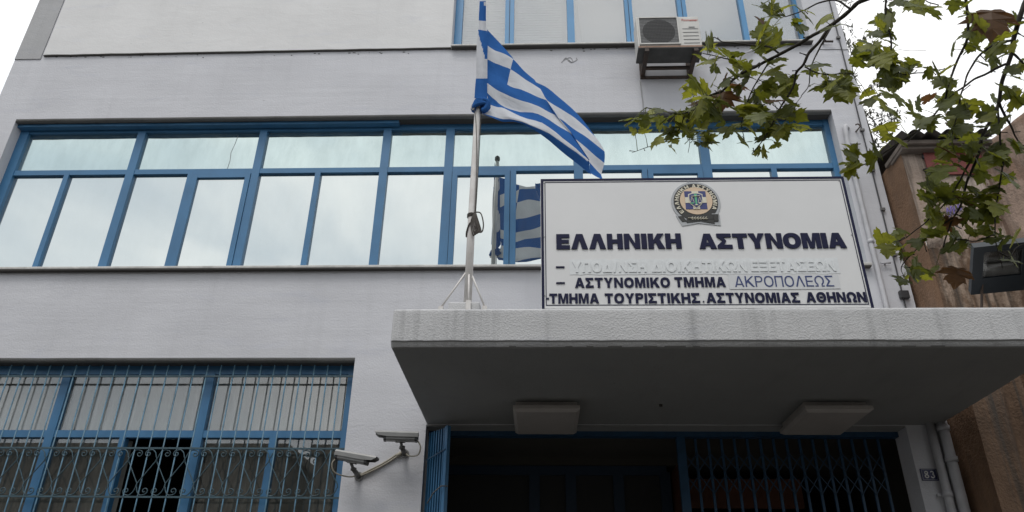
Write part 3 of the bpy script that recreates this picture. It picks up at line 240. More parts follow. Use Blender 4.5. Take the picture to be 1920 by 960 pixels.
FLAG_A = [(1, [(-0.511, -1.202, 7.442), (-0.386, -1.112, 7.343), (-0.24, -1.009, 7.215), (-0.133, -0.933, 7.128), (-0.025, -0.842, 7.083)]), (2, [(-0.501, -1.241, 7.183), (-0.371, -1.149, 7.165), (-0.241, -1.042, 7.17), (-0.132, -0.949, 7.108), (-0.025, -0.864, 7.058)]), (3, [(-0.496, -1.25, 6.992), (-0.377, -1.152, 6.996), (-0.265, -1.068, 6.996), (-0.112, -0.975, 6.962), (0.038, -0.901, 6.893)]), (4, [(-0.493, -1.233, 6.843), (-0.391, -1.179, 6.806), (-0.294, -1.14, 6.758), (-0.091, -1.035, 6.74), (0.1, -0.921, 6.73)]), (5, [(-0.486, -1.262, 6.667), (-0.394, -1.232, 6.615), (-0.293, -1.184, 6.588), (-0.053, -1.041, 6.572), (0.185, -0.888, 6.584)]), (6, [(-0.481, -1.288, 6.538), (-0.4, -1.242, 6.481), (-0.309, -1.191, 6.436), (0.012, -1.03, 6.445), (0.338, -0.859, 6.373)]), (7, [(-0.47, -1.267, 6.415), (-0.389, -1.237, 6.399), (-0.276, -1.215, 6.374), (0.122, -1.031, 6.283), (0.514, -0.825, 6.057)]), (8, [(-0.519, -1.293, 6.268), (-0.348, -1.276, 6.223), (-0.142, -1.239, 6.197), (0.176, -1.039, 6.166), (0.497, -0.838, 6.032)]), (9, [(-0.504, -1.316, 6.236), (-0.33, -1.263, 6.198), (-0.116, -1.179, 6.212), (0.176, -0.973, 6.119), (0.531, -0.762, 5.915)])]
FLAG_B = [(2, [(-0.025, -0.827, 7.091), (0.155, -0.731, 7.042), (0.374, -0.651, 6.862), (0.514, -0.609, 6.692), (0.608, -0.59, 6.544)]), (3, [(0.112, -0.799, 6.84), (0.24, -0.741, 6.79), (0.378, -0.695, 6.718), (0.508, -0.665, 6.606), (0.612, -0.645, 6.483)]), (4, [(0.187, -0.824, 6.631), (0.303, -0.785, 6.58), (0.438, -0.742, 6.478), (0.575, -0.696, 6.368), (0.692, -0.65, 6.288)]), (5, [(0.34, -0.829, 6.396), (0.431, -0.791, 6.327), (0.516, -0.748, 6.259), (0.602, -0.7, 6.194), (0.683, -0.655, 6.144)]), (6, [(0.518, -0.781, 6.088), (0.546, -0.757, 6.066), (0.579, -0.732, 6.038), (0.609, -0.715, 6.011), (0.642, -0.704, 5.984)]), (7, [(0.52, -0.796, 5.937), (0.552, -0.78, 5.926), (0.586, -0.767, 5.911), (0.614, -0.76, 5.9), (0.652, -0.744, 5.893)])]
FLAG_W = [[(-0.59, -1.29, 7.787), (-0.572, -1.322, 7.753), (-0.556, -1.335, 7.738), (-0.542, -1.322, 7.752), (-0.53, -1.29, 7.786)], [(-0.591, -1.29, 7.689), (-0.57, -1.322, 7.655), (-0.552, -1.335, 7.641), (-0.536, -1.322, 7.654), (-0.522, -1.29, 7.687)], [(-0.592, -1.29, 7.528), (-0.57, -1.322, 7.494), (-0.551, -1.335, 7.48), (-0.534, -1.322, 7.494), (-0.519, -1.29, 7.526)], [(-0.591, -1.29, 7.395), (-0.568, -1.322, 7.358), (-0.546, -1.335, 7.339), (-0.527, -1.322, 7.346), (-0.509, -1.29, 7.373)], [(-0.6, -1.29, 7.201), (-0.57, -1.322, 7.17), (-0.541, -1.335, 7.156), (-0.516, -1.322, 7.169), (-0.491, -1.29, 7.199)], [(-0.599, -1.29, 6.986), (-0.568, -1.322, 6.956), (-0.54, -1.335, 6.943), (-0.514, -1.322, 6.955), (-0.489, -1.29, 6.984)], [(-0.594, -1.29, 6.741), (-0.563, -1.322, 6.712), (-0.534, -1.335, 6.7), (-0.508, -1.322, 6.711), (-0.483, -1.29, 6.739)], [(-0.598, -1.29, 6.621), (-0.566, -1.322, 6.593), (-0.535, -1.335, 6.581), (-0.508, -1.322, 6.592), (-0.481, -1.29, 6.619)], [(-0.601, -1.29, 6.456), (-0.567, -1.322, 6.429), (-0.534, -1.335, 6.417), (-0.504, -1.322, 6.428), (-0.475, -1.29, 6.454)]]

# ------------------------------------------------------------------ mesh helpers
class MB:
    def __init__(self): self.v = []; self.f = []; self.m = []; self.s = []
    def add(self, vs, fs, mi=0, smooth=False):
        o = len(self.v); self.v += [tuple(x) for x in vs]
        for f in fs: self.f.append(tuple(i+o for i in f)); self.m.append(mi); self.s.append(smooth)
    def box(self, x0, x1, y0, y1, z0, z1, mi=0, ch=0.0):
        if ch > 0:
            b = bmesh.new(); bmesh.ops.create_cube(b, size=1)
            for v in b.verts: v.co = Vector(((x0+x1)/2+v.co.x*(x1-x0), (y0+y1)/2+v.co.y*(y1-y0), (z0+z1)/2+v.co.z*(z1-z0)))
            bmesh.ops.bevel(b, geom=b.edges[:], offset=ch, segments=2, affect='EDGES', profile=0.5)
            self.bm(b, mi); return
        vs = [(x, y, z) for z in (z0, z1) for y in (y0, y1) for x in (x0, x1)]
        self.add(vs, [(0, 2, 3, 1), (4, 5, 7, 6), (0, 1, 5, 4), (2, 6, 7, 3), (0, 4, 6, 2), (1, 3, 7, 5)], mi)
    def bm(self, b, mi=0, smooth=False):
        b.verts.index_update()
        self.add([v.co for v in b.verts], [[v.index for v in f.verts] for f in b.faces], mi, smooth); b.free()
    def tube(self, pts, r, n=8, mi=0, cap=True, smooth=True):
        pts = [Vector(p) for p in pts]; rs = r if isinstance(r, (list, tuple)) else [r]*len(pts)
        vs = []; up = None
        for i, p in enumerate(pts):
            t = (pts[min(i+1, len(pts)-1)]-pts[max(i-1, 0)]).normalized()
            if up is None: up = Vector((0, 0, 1)) if abs(t.z) < 0.9 else Vector((1, 0, 0))
            a = t.cross(up)
            if a.length < 1e-5: a = t.orthogonal()
            a.normalize(); b = a.cross(t); up = b
            for k in range(n):
                an = 2*PI*k/n; vs.append(p+(a*math.cos(an)+b*math.sin(an))*rs[i])
        fs = [(i*n+k, (i+1)*n+k, (i+1)*n+(k+1) % n, i*n+(k+1) % n) for i in range(len(pts)-1) for k in range(n)]
        self.add(vs, fs, mi, smooth)
        if cap:
            o = len(self.v)-len(vs)
            self.f += [tuple(o+k for k in range(n)), tuple(o+(len(pts)-1)*n+k for k in reversed(range(n)))]
            self.m += [mi, mi]; self.s += [False, False]
    def bar(self, a, b, w, h, mi=0, up=(0, 0, 1)):
        a = Vector(a); b = Vector(b); t = (b-a).normalized(); u = Vector(up)
        s = t.cross(u); s = (s if s.length > 1e-4 else t.orthogonal()).normalized(); u = s.cross(t)
        vs = [p+s*i*w/2+u*j*h/2 for p in (a, b) for j in (-1, 1) for i in (-1, 1)]
        self.add(vs, [(0, 2, 3, 1), (4, 5, 7, 6), (0, 1, 5, 4), (2, 6, 7, 3), (0, 4, 6, 2), (1, 3, 7, 5)], mi)
    def prism(self, contours, y0, y1, mi=0, tr=None):
        """outline with holes in the x-z plane, extruded from y0 (front) to y1"""
        polys = [[Vector((x, z, 0)) for x, z in c] for c in contours]
        flat = [p for c in polys for p in c]; tris = tessellate_polygon(polys); N = len(flat)
        T = tr or (lambda x, y, z: (x, y, z))
        vs = [T(p.x, y0, p.y) for p in flat]+[T(p.x, y1, p.y) for p in flat]
        fs = [tuple(t) for t in tris]+[tuple(i+N for i in reversed(t)) for t in tris]
        o = 0
        for c in polys:
            k = len(c)
            for i in range(k): fs.append((o+i, o+(i+1) % k, N+o+(i+1) % k, N+o+i))
            o += k
        self.add(vs, fs, mi)
    def build(self, name, mats, parent=None, fix=True):
        me = bpy.data.meshes.new(name); me.from_pydata(self.v, [], self.f)
        for m in (mats if isinstance(mats, (list, tuple)) else [mats]): me.materials.append(m)
        me.polygons.foreach_set('material_index', self.m); me.polygons.foreach_set('use_smooth', self.s); me.update()
        if fix:
            b = bmesh.new(); b.from_mesh(me); bmesh.ops.recalc_face_normals(b, faces=b.faces[:]); b.to_mesh(me); b.free()
        o = bpy.data.objects.new(name, me); COL.objects.link(o)
        if parent is not None: o.parent = parent; o.matrix_parent_inverse = Matrix.Translation(parent.location).inverted()
        return o
def thing(name, label, cat, loc=(0, 0, 0), group=None):
    o = bpy.data.objects.new(name, None); COL.objects.link(o); o.location = loc; o.empty_display_size = 0.2
    return tag(o, label, cat, group)
def dup(o, parent, off):
    """a copy of a part under the same thing, moved by off"""
    c = o.copy(); COL.objects.link(c); c.parent = parent; c.matrix_parent_inverse = o.matrix_parent_inverse.copy()
    c.location = o.location+Vector(off); return c
def tag(o, label, cat, group=None):
    o['label'] = label; o['category'] = cat
    if group: o['group'] = group
    return o
def structure(o): o['kind'] = 'structure'; return o
def one_box(name, mat, parent, *a, ch=0.0):
    b = MB(); b.box(*a, ch=ch); return b.build(name, mat, parent)
def catmull(P, n=6):
    P = [Vector(p) for p in P]; Q = [2*P[0]-P[1]]+P+[2*P[-1]-P[-2]]; o = []
    for i in range(1, len(Q)-2):
        a, b, c, d = Q[i-1:i+3]
        for k in range(n):
            t = k/n; o.append(0.5*(2*b+(c-a)*t+(2*a-5*b+4*c-d)*t*t+(3*b-a-3*c+d)*t**3))
    return o+[P[-1]]
def rounded_block(lo, hi, r, step, amp, fn=None, post=None):
    """box with worn round arrises and an uneven hand-rendered face"""
    b = MB(); lo = Vector(lo); hi = Vector(hi)
    def shape(p):
        q = Vector([min(max(p[i], lo[i]+r), hi[i]-r) for i in range(3)]); d = p-q
        if d.length > 1e-9: p = q+d.normalized()*r
        nn = (p-q).normalized() if d.length > 1e-9 else Vector((0, 0, 0))
        k = noise.noise(p*3.1)*0.6+noise.noise(p*11)*0.4
        p = p+nn*k*amp*(fn(p) if fn else 1)
        return post(p) if post else p
    for ax in range(3):
        i, j = [k for k in range(3) if k != ax]
        def cuts(k):
            L = hi[k]-lo[k]; n = max(1, round(L/step)); base = [lo[k]+L*t/n for t in range(n+1)]+([lo[k]+.022+.006*q_ for q_ in range(1, 8)] if post and k == 2 else [])
            return sorted(set(round(x, 5) for x in base+[lo[k]+r*0.3, lo[k]+r*0.65, lo[k]+r, hi[k]-r, hi[k]-r*0.65, hi[k]-r*0.3]))
        A, B = cuts(i), cuts(j)
        for side in (lo[ax], hi[ax]):
            vs = []
            for a in A:
                for c in B:
                    p = Vector((0, 0, 0)); p[ax] = side; p[i] = a; p[j] = c; vs.append(shape(p))
            nb = len(B)
            b.add(vs, [(u*nb+w, (u+1)*nb+w, (u+1)*nb+w+1, u*nb+w+1) for u in range(len(A)-1) for w in range(nb-1)], 0, True)
    bm = bmesh.new()
    me = bpy.data.meshes.new('t'); me.from_pydata(b.v, [], b.f); bm.from_mesh(me); bpy.data.meshes.remove(me)
    bmesh.ops.remove_doubles(bm, verts=bm.verts[:], dist=0.0008)
    o = MB(); o.bm(bm, 0, True); return o

# ------------------------------------------------------------------ Greek capitals, drawn as outlines (unit height)
def ring(cx, cz, rx, rz, n=36, a0=0.0, a1=2*PI, pw=1.0, end=False):
    o = []
    for k in range(n+(1 if end else 0)):
        a = a0+(a1-a0)*k/n; c, s = math.cos(a), math.sin(a)
        o.append((cx+rx*math.copysign(abs(c)**pw, c), cz+rz*math.copysign(abs(s)**pw, s)))
    return o
def glyph(ch, w, s, h):
    """contours of one capital: width w, stem s, bar h"""
    if ch in 'ΙI': return [[[(0, 0), (s, 0), (s, 1), (0, 1)]]], s
    if ch == 'Ε':
        return [[[(0, 0), (w, 0), (w, h), (s, h), (s, .5-h*.45), (w*.93, .5-h*.45), (w*.93, .5+h*.45), (s, .5+h*.45), (s, 1-h), (w*.98, 1-h), (w*.98, 1), (0, 1)]]], w
    if ch == 'Λ':
        q = s*1.08; return [[[(0, 0), (q, 0), (w/2, 1-h*1.5), (w-q, 0), (w, 0), (w/2+q*.55, 1), (w/2-q*.55, 1)]]], w
    if ch == 'Α':
        q = s*1.08; x = lambda z: q+(w/2-q)*z/(1-h*1.3)     # inner leg line
        z0, z1 = .19, .19+h*.85
        out = [(0, 0), (q, 0), (x(z0), z0), (w-x(z0), z0), (w-q, 0), (w, 0), (w/2+q*.55, 1), (w/2-q*.55, 1)]
        return [[out, [(x(z1), z1), (w/2, 1-h*1.3), (w-x(z1), z1)]]], w
    if ch == 'Δ':
        q = s*1.15; return [[[(0, 0), (w, 0), (w/2+q*.5, 1), (w/2-q*.5, 1)], [(q*1.1, h), (w/2, 1-h*1.7), (w-q*1.1, h)]]], w
    if ch == 'Η': return [[[(0, 0), (s, 0), (s, .5-h/2), (w-s, .5-h/2), (w-s, 0), (w, 0), (w, 1), (w-s, 1), (w-s, .5+h/2), (s, .5+h/2), (s, 1), (0, 1)]]], w
    if ch == 'Ν': return [[[(0, 0), (s*.92, 0), (s*.92, .66), (w-s, 0), (w, 0), (w, 1), (w-s*.92, 1), (w-s*.92, .34), (s, 1), (0, 1)]]], w
    if ch == 'Κ': return [[[(0, 0), (s, 0), (s, .30), (s+.12, .42), (w-s*1.15, 0), (w+.03, 0), (s+.12+s*.78, .60), (w, 1), (w-s*1.2, 1), (s, .56), (s, 1), (0, 1)]]], w
    if ch == 'Σ': return [[[(0, 0), (w, 0), (w, h), (s*1.25, h), (w*.62, .5), (s*1.2, 1-h), (w*.97, 1-h), (w*.97, 1), (0, 1), (0, 1-h*.85), (w*.36, .5), (0, h*.85)]]], w
    if ch == 'Τ': return [[[(w/2-s/2, 0), (w/2+s/2, 0), (w/2+s/2, 1-h), (w, 1-h), (w, 1), (0, 1), (0, 1-h), (w/2-s/2, 1-h)]]], w
    if ch == 'Υ': return [[[(w/2-s/2, 0), (w/2+s/2, 0), (w/2+s/2, .42), (w, 1), (w-s*1.12, 1), (w/2, .62), (s*1.12, 1), (0, 1), (w/2-s/2, .42)]]], w
    if ch == 'Μ': return [[[(0, 0), (s*.9, 0), (s*.9, .70), (w/2-s*.42, 0), (w/2+s*.42, 0), (w-s*.9, .70), (w-s*.9, 0), (w, 0), (w, 1), (w-s*1.25, 1), (w/2, .36), (s*1.25, 1), (0, 1)]]], w
    if ch == 'Π': return [[[(0, 0), (s, 0), (s, 1-h), (w-s, 1-h), (w-s, 0), (w, 0), (w, 1), (0, 1)]]], w
    if ch == 'Ξ': return [[[(0, 0), (w, 0), (w, h), (0, h)]], [[(w*.08, .5-h/2), (w*.92, .5-h/2), (w*.92, .5+h/2), (w*.08, .5+h/2)]], [[(0, 1-h), (w, 1-h), (w, 1), (0, 1)]]], w
    if ch == 'Ο': return [[ring(w/2, .5, w/2, .515, 40, pw=.9), ring(w/2, .5, w/2-s, .5-h*.92, 32, pw=.9)]], w
    if ch == 'Θ':
        g = glyph('Ο', w, s, h)[0]; return g+[[[(w/2-w*.16, .5-h*.4), (w/2+w*.16, .5-h*.4), (w/2+w*.16, .5+h*.4), (w/2-w*.16, .5+h*.4)]]], w
    if ch == 'Ρ':
        r = .29; out = [(0, 0), (s, 0), (s, 1-2*r)]+ring(w-r*1.0, 1-r, r, r, 14, -PI/2, PI/2, end=True)+[(0, 1)]
        hole = [(s, 1-2*r+h*.85)]+ring(w-r*1.0, 1-r, r-s*.95, r-h*.85, 12, -PI/2, PI/2, end=True)+[(s, 1-h*.85)]
        return [[out, hole]], w
    if ch == 'Ω':
        a = math.radians(-62); e = math.radians(242)
        outer = ring(w/2, .555, w/2, .455, 30, a, e, end=True); inner = ring(w/2, .555, w/2-s, .455-h*.92, 26, e, a, end=True)
        xr = outer[0][0]; xi = inner[-1][0]
        # right foot, round the outside, left foot, back round the inside
        return [[[(xi, 0), (w, 0), (w, h*.85), (xr, h*.85)]+outer[1:-1]+[(w-xr, h*.85), (0, h*.85), (0, 0), (w-xi, 0)]+inner]], w
    if ch == '/': return [[[(0, -.02), (s*.75, -.02), (w, 1.02), (w-s*.75, 1.02)]]], w
    if ch == '-': return [[[(0, .40), (w, .40), (w, .40+h), (0, .40+h)]]], w
    if ch == '.': return [[[(0, 0), (s*.6, 0), (s*.6, h), (0, h)]]], s*.6
    raise KeyError(ch)
WID = {'Ε': .78, 'Λ': .96, 'Α': .98, 'Δ': .95, 'Η': .90, 'Ν': .92, 'Κ': .92, 'Σ': .84, 'Τ': .84, 'Υ': .92, 'Μ': 1.06, 'Π': .88, 'Ξ': .78, 'Ο': 1.0, 'Θ': 1.0, 'Ρ': .80, 'Ω': 1.0, '/': .42}
def word(mb, txt, x0, x1, z0, z1, y0, y1, s=.26, h=.21, gap=.09, mi=0, wk=1.0):
    """letters of a word spread over x0..x1, raised from y1 to y0"""
    H = z1-z0; items = []; x = 0
    for ch in txt:
        cs, w = glyph(ch, WID.get(ch, .5)*wk, s, h); items.append((x, cs)); x += w+gap
    k = (x1-x0)/(x-gap)
    for ox, cs in items:
        for c in cs: mb.prism([[(x0+(ox+px)*k, z0+pz*H) for px, pz in q] for q in c], y0, y1, mi)

# ------------------------------------------------------------------ ground, street
def sheet(name, mat, x0, x1, y0, y1, z, th=0.05):
    b = MB(); b.box(x0, x1, y0, y1, z-th, z); return structure(b.build(name, mat))
sheet('ground', M['earth'], -300, 300, -300, 300, -0.20, 0.4)
sheet('road', M['asphalt'], -120, 120, -16.0, -8.6, -0.13)
sheet('pavement', M['paving'], -120, 120, -8.4, 0.0, 0.0, 0.15)
sheet('pavement', M['paving'], -120, 120, -21.0, -16.2, 0.0, 0.15)
sheet('kerb', M['kerb'], -120, 120, -8.6, -8.4, 0.003, 0.18)
sheet('kerb', M['kerb'], -120, 120, -16.2, -16.0, 0.003, 0.18)

# ------------------------------------------------------------------ police building
XL, XR, TOP = -6.53, 3.752, 11.6
bld = thing('office_building', 'grey plastered building with blue window frames and a concrete entrance canopy', 'building', (-1.4, 0, 0))
HOLES = [(-6.20, -1.80, 0.9, 4.262), (-1.055, 3.375, 0.0, 3.625), (-6.203, 3.384, 5.255, 7.278), (-1.045, 3.332, 8.315, 10.4)]
REV = 0.26
def wall_with_holes():
    b = MB()
    xs = sorted(set([XL, XR]+[h[i] for h in HOLES for i in (0, 1)])); zs = sorted(set([0, TOP]+[h[i] for h in HOLES for i in (2, 3)]))
    inside = lambda x, z: any(h[0] < x < h[1] and h[2] < z < h[3] for h in HOLES)
    for i in range(len(xs)-1):
        for j in range(len(zs)-1):
            x0, x1, z0, z1 = xs[i], xs[i+1], zs[j], zs[j+1]
            if not inside((x0+x1)/2, (z0+z1)/2):
                b.add([(x0, 0, z0), (x1, 0, z0), (x1, 0, z1), (x0, 0, z1)], [(0, 1, 2, 3)])
    for x0, x1, z0, z1 in HOLES:
        q = [(x0, z0), (x1, z0), (x1, z1), (x0, z1)]
        for k in range(4):
            (ax, az), (bx, bz) = q[k], q[(k+1) % 4]
            b.add([(ax, 0, az), (bx, 0, bz), (bx, REV, bz), (ax, REV, az)], [(0, 1, 2, 3)])
    D = 9.0
    b.add([(XL, 0, 0), (XL, D, 0), (XL, D, TOP), (XL, 0, TOP)], [(0, 1, 2, 3)])
    b.add([(XR, 0, 0), (XR, D, 0), (XR, D, TOP), (XR, 0, TOP)], [(0, 1, 2, 3)])
    b.add([(XL, D, 0), (XR, D, 0), (XR, D, TOP), (XL, D, TOP)], [(0, 1, 2, 3)])
    b.add([(XL, 0, TOP), (XR, 0, TOP), (XR, D, TOP), (XL, D, TOP)], [(0, 1, 2, 3)])
    return b
wall_with_holes().build('wall', M['wall'], bld)
# pale render panel on the upper wall (proud of it, uneven lower edge) and the bare end strip
pb = MB()
N = 60; lowp = [(-6.165+(5.115)*i/N, 8.300+0.028*i/N+0.006*noise.noise(Vector((i*.35, 0, 0)))) for i in range(N+1)]
pb.prism([lowp+[(-1.05, TOP-.1), (-6.165, TOP-.1)]], -0.028, 0.0015)
pb.build('render_panel', M['panel'], bld)
pb = MB(); pb.prism([[(x, z-.012-.003*noise.noise(Vector((x*3, 2, 0)))) for x, z in lowp]+[(x, z+.001) for x, z in reversed(lowp)]], -0.024, 0.0015); pb.build('panel_shade', M['shade_chip'], bld)  # dark strip painted as the shade line below the panel edge
pb = MB(); rg = random.Random(3)
for k in range(46):
    x = rg.choice((-5.5, -2.6, -2.2, -4.6, .9, 1.0, 2.0))+rg.gauss(0, .32); z = (8.29 if x < -1 else 8.295)-abs(rg.gauss(0, .022)); s_ = rg.uniform(.004, .014)
    if x > 3.3 or -1.2 < x < -.9: continue
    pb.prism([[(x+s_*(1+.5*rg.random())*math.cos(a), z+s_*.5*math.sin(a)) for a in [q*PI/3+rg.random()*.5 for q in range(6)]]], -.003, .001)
pb.build('paint_flakes', M['shade_chip'], bld)
one_box('pilaster', M['raw'], bld, XL+.002, -6.20, -0.012, 0.001, 8.25, TOP-.02)
# worn plaster lips under the lintels, coloured dark to carry the underside shade
def lip(x0, x1, z, amp, seed):
    b = MB(); n = int((x1-x0)/.06); vs = []
    for i in range(n+1):
        x = x0+(x1-x0)*i/n; k = noise.noise(Vector((x*1.7, seed, 0)))*amp+noise.noise(Vector((x*6, seed, 3)))*amp*.4
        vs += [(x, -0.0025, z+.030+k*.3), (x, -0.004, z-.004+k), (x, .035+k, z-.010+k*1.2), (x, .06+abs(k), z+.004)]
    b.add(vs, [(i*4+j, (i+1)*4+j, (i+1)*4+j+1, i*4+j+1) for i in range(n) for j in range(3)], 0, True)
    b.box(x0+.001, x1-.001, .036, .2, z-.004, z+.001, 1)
    return b
lip(-6.2, 3.38, 7.278, .012, 1).build('lintel_edge', [M['lip'], M['shade_chip']], bld)
lip(-6.2, -1.80, 4.262, .008, 5).build('lintel_edge', [M['lip'], M['shade_chip']], bld)
cr = MB(); pts = [(1.3+(4.2-1.3)*0+2.95+.06*i, -.0035, 8.20+.012*noise.noise(Vector((i*.8, 0, 9)))-.002*i) for i in range(-14, 8)]
cr.tube(pts, .0035, 4); cr.build('crack', M['cammid'], bld)
sc_ = MB(); sc_.tube(catmull([(.33+.055*math.cos(k*1.35)+.012*k, -.003, 8.115+.045*math.sin(k*2.1)) for k in range(11)], 4), .0042, 4); sc_.build('scribble', M['raw'], bld)
# canopy
def chipped(p):
    # the render has broken away along the bottom of the fascia, leaving a rough undercut
    if p.y < -1.90 and p.z < 3.678:
        k = min(1, max(0, (3.678-p.z)/.050)); n1 = noise.noise(Vector((p.x*2.5, 0, 2))); n2 = noise.noise(Vector((p.x*12, k*2, 5)))
        zc = 3.676+.006*n1+.004*n2
        p = Vector((p.x, p.y+k*(.034+.006*n2)+(.006 if k > .1 else 0), zc-k*(zc-3.628)))
    return p
can = rounded_block((-1.055, -1.976, 3.63), (3.69, 0.03, 3.925), 0.022, 0.05, 0.005, None, chipped)
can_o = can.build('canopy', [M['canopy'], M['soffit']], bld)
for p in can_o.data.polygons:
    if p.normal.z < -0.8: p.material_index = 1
# sills
def sill(x0, x1, z0, z1, y0):
    b = rounded_block((x0, y0, z0), (x1, REV-.02, z1), 0.006, 0.25, 0.003); return b.build('window_sill', M['sill'], bld)
sill(-6.2, 3.40, 5.262, 5.292, -0.062)
one_box('sill_shade', M['shade_chip'], bld, -6.19, 3.39, -.058, .001, 5.250, 5.263)  # added dark strip, painted shade along the underside of the sill
sill(-1.05, 3.345, 8.316, 8.340, -0.065)
one_box('sill_shade', M['shade_chip'], bld, -1.04, 3.335, -.060, .001, 8.304, 8.317)  # same painted shade strip under the top sill

def frame_bars(b, bars, y0, y1):
    for k, (x0, x1, z0, z1) in enumerate(bars): b.box(x0, x1, y0-.0015*(k % 3), y1, z0, z1)
def sash(parent, x0, x1, z0, z1, mat, t=.058):
    b = MB(); g = .005
    x0 += g; x1 -= g; z0 += g; z1 -= g
    b.box(x0, x0+t, .128, .17, z0, z1); b.box(x1-t, x1, .128, .17, z0, z1)
    b.box(x0+t, x1-t, .1285, .17, z0, z0+t); b.box(x0+t, x1-t, .1285, .17, z1-t, z1)
    return b.build('sash', mat, parent), (x0+t, x1-t, z0+t, z1-t)
def pane(parent, x0, x1, z0, z1, mat, y=.178, tilt=0.0):
    b = MB(); b.box(x0-.012, x1+.012, y, y+.006, z0-.012, z1+.012); o = b.build('pane', mat, parent)
    return o

# --- second storey: long band of mirror glazing
F = MB(); z0, zt0, zt1, z1 = 5.285, 6.598, 6.664, 7.20
verts = [(-4.762, -4.668), (-3.286, -3.198), (-1.807, -1.714), (-1.064, -.968), (.418, .518), (1.866, 1.970)]
F.box(-6.203, -6.098, .134, .215, z0, 7.278); F.box(3.322, 3.384, .134, .215, z0, 7.278)
F.box(-6.10, 3.33, .142, .215, 7.20, 7.278); F.box(-6.10, 3.33, .142, .215, zt0, zt1); F.box(-6.10, 3.33, .144, .215, z0-.03, z0+.012)
F.box(-6.203, -1.62, .055, .134, 7.236, 7.277)
for a, c in verts: F.box(a, c, .1365, .215, z0, 7.22)
subs = [(-5.49, -5.432), (-4.03, -3.967), (-2.546, -2.484), (-.303, -.238), (1.184, 1.244), (2.63, 2.69)]
for a, c in subs: F.box(a, c, .1395, .215, z0, zt0+.02)
win2 = F.build('window', M['blue'], bld)
edges = [-6.098]+[v for p in verts for v in p]+[3.322]
for i in range(0, len(edges), 2): pane(win2, edges[i], edges[i+1], zt1, 7.20, M['mirror_high'])
allv = sorted([(-6.2, -6.098)]+verts+subs+[(3.322, 3.4)])
sashes = {(-3.967, -3.286), (-.968, -.303), (1.244, 1.866)}
for (a0, a1), (c0, c1) in zip(allv, allv[1:]):
    if (a1, c0) in sashes:
        s, (q0, q1, q2, q3) = sash(win2, a1, c0, z0+.006, zt0, M['blue'])
        pane(win2, q0, q1, q2, q3, M['mirror_low'], .155)
    else: pane(win2, a1, c0, z0+.012, zt0, M['mirror_low'])
crk = MB(); crk.tube([(-3.56, .1775, 7.17), (-3.575, .1775, 7.05), (-3.60, .1775, 6.92), (-3.59, .1775, 6.80), (-3.60, .1775, 6.67)], .0035, 4)
crk.build('crack', M['grey'], win2)

# --- third storey window
F = MB(); z0, z1 = 8.33, 10.4
F.box(-1.043, -.95, .134, .215, z0, z1); F.box(3.30, 3.332, .134, .215, z0, z1); F.box(-1.0, 3.31, .142, .215, z0-.01, z0+.02); F.box(-1.0, 3.31, .142, .215, 10.3, 10.4)
m3 = [(-.40, -.285), (.395, .485), (1.14, 1.235), (1.815, 1.925), (2.60, 2.662)]
for a, c in m3: F.box(a, c, .1365, .215, z0, 10.32)
win3 = F.build('window', M['blue3'], bld)
for a, c in (m3[0], m3[2], m3[3]): one_box('frame_joint', M['dark'], win3, (a+c)/2-.003, (a+c)/2+.003, .1325, .138, z0, 10.3)
e3 = [-.95]+[v for p in m3 for v in p]+[3.30]
for i in range(0, len(e3), 2):
    a, c = e3[i], e3[i+1]; pane(win3, a, c, z0+.02, 10.3, M['glass3'])
    b = MB()
    if i < 4:                                   # slatted shutter drawn down behind the glass
        n = 46; c2 = c if i == 0 else c-.06
        for k in range(n):
            zz = z0+.02+(10.3-z0)*k/n; b.box(a-.01, c2, .212-.004, .222, zz, zz+(10.3-z0)/n-.006)
        b.box(a-.01, c2, .219, .224, z0, 10.3); b.build('shutter', M['blind'], win3)
        if i: one_box('sheet', M['frost'], win3, c2, c+.02, .2195, .2255, z0, 10.3)
    else:
        b.box(a-.01, c+.01, .215, .222, z0, 10.3); b.build('sheet', M['frost'], win3)
sb = MB(); sb.tube([(.53, .2105, 9.6), (.55, .2105, 9.0), (.585, .2105, 8.6), (.58, .2105, 8.4)], .006, 5); sb.build('cord', M['white'], win3)
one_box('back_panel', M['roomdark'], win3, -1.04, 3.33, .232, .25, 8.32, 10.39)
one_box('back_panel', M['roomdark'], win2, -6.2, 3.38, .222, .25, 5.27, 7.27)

# --- ground-floor window, rooms behind it
F = MB(); z0, z1 = 0.95, 4.262; zt0, zt1 = 3.535, 3.604
F.box(-6.2, -6.12, .134, .215, z0, z1); F.box(-1.885, -1.80, .134, .215, z0, z1)
F.box(-6.15, -1.85, .142, .215, 4.17, z1); F.box(-6.15, -1.85, .1425, .215, zt0, zt1); F.box(-6.15, -1.85, .1425, .215, z0, z0+.08)
mv = [(-4.772, -4.690), (-3.322, -3.228)]; sv = [(-5.48, -5.42), (-4.033, -3.976), (-2.572, -2.508)]
for a, c in mv: F.box(a, c, .1365, .215, z0, 4.19)
for a, c in sv: F.box(a, c, .1395, .215, z0, zt0+.02)
wing = F.build('window', M['blue'], bld)
eg = [-6.12]+[v for p in mv for v in p]+[-1.885]
for i in range(0, len(eg), 2): pane(wing, eg[i], eg[i+1], zt1, 4.17, M['glass'])
av = sorted([(-6.2, -6.12)]+mv+sv+[(-1.885, -1.8)])
for (a0, a1), (c0, c1) in zip(av, av[1:]):
    if abs(a1+3.976) < .01: continue             # the open light
    pane(wing, a1, c0, z0+.08, zt0, M['glass'])
rb = MB()                                         # dark office behind the glass
rb.add([(-6.3, .27, .7), (-1.7, .27, .7), (-1.7, 4, .7), (-6.3, 4, .7), (-6.3, .27, 4.4), (-1.7, .27, 4.4), (-1.7, 4, 4.4), (-6.3, 4, 4.4)],
       [(0, 1, 2, 3), (4, 5, 6, 7), (1, 2, 6, 5), (0, 3, 7, 4), (2, 3, 7, 6)])
rb.build('office_room', M['inside'], bld)

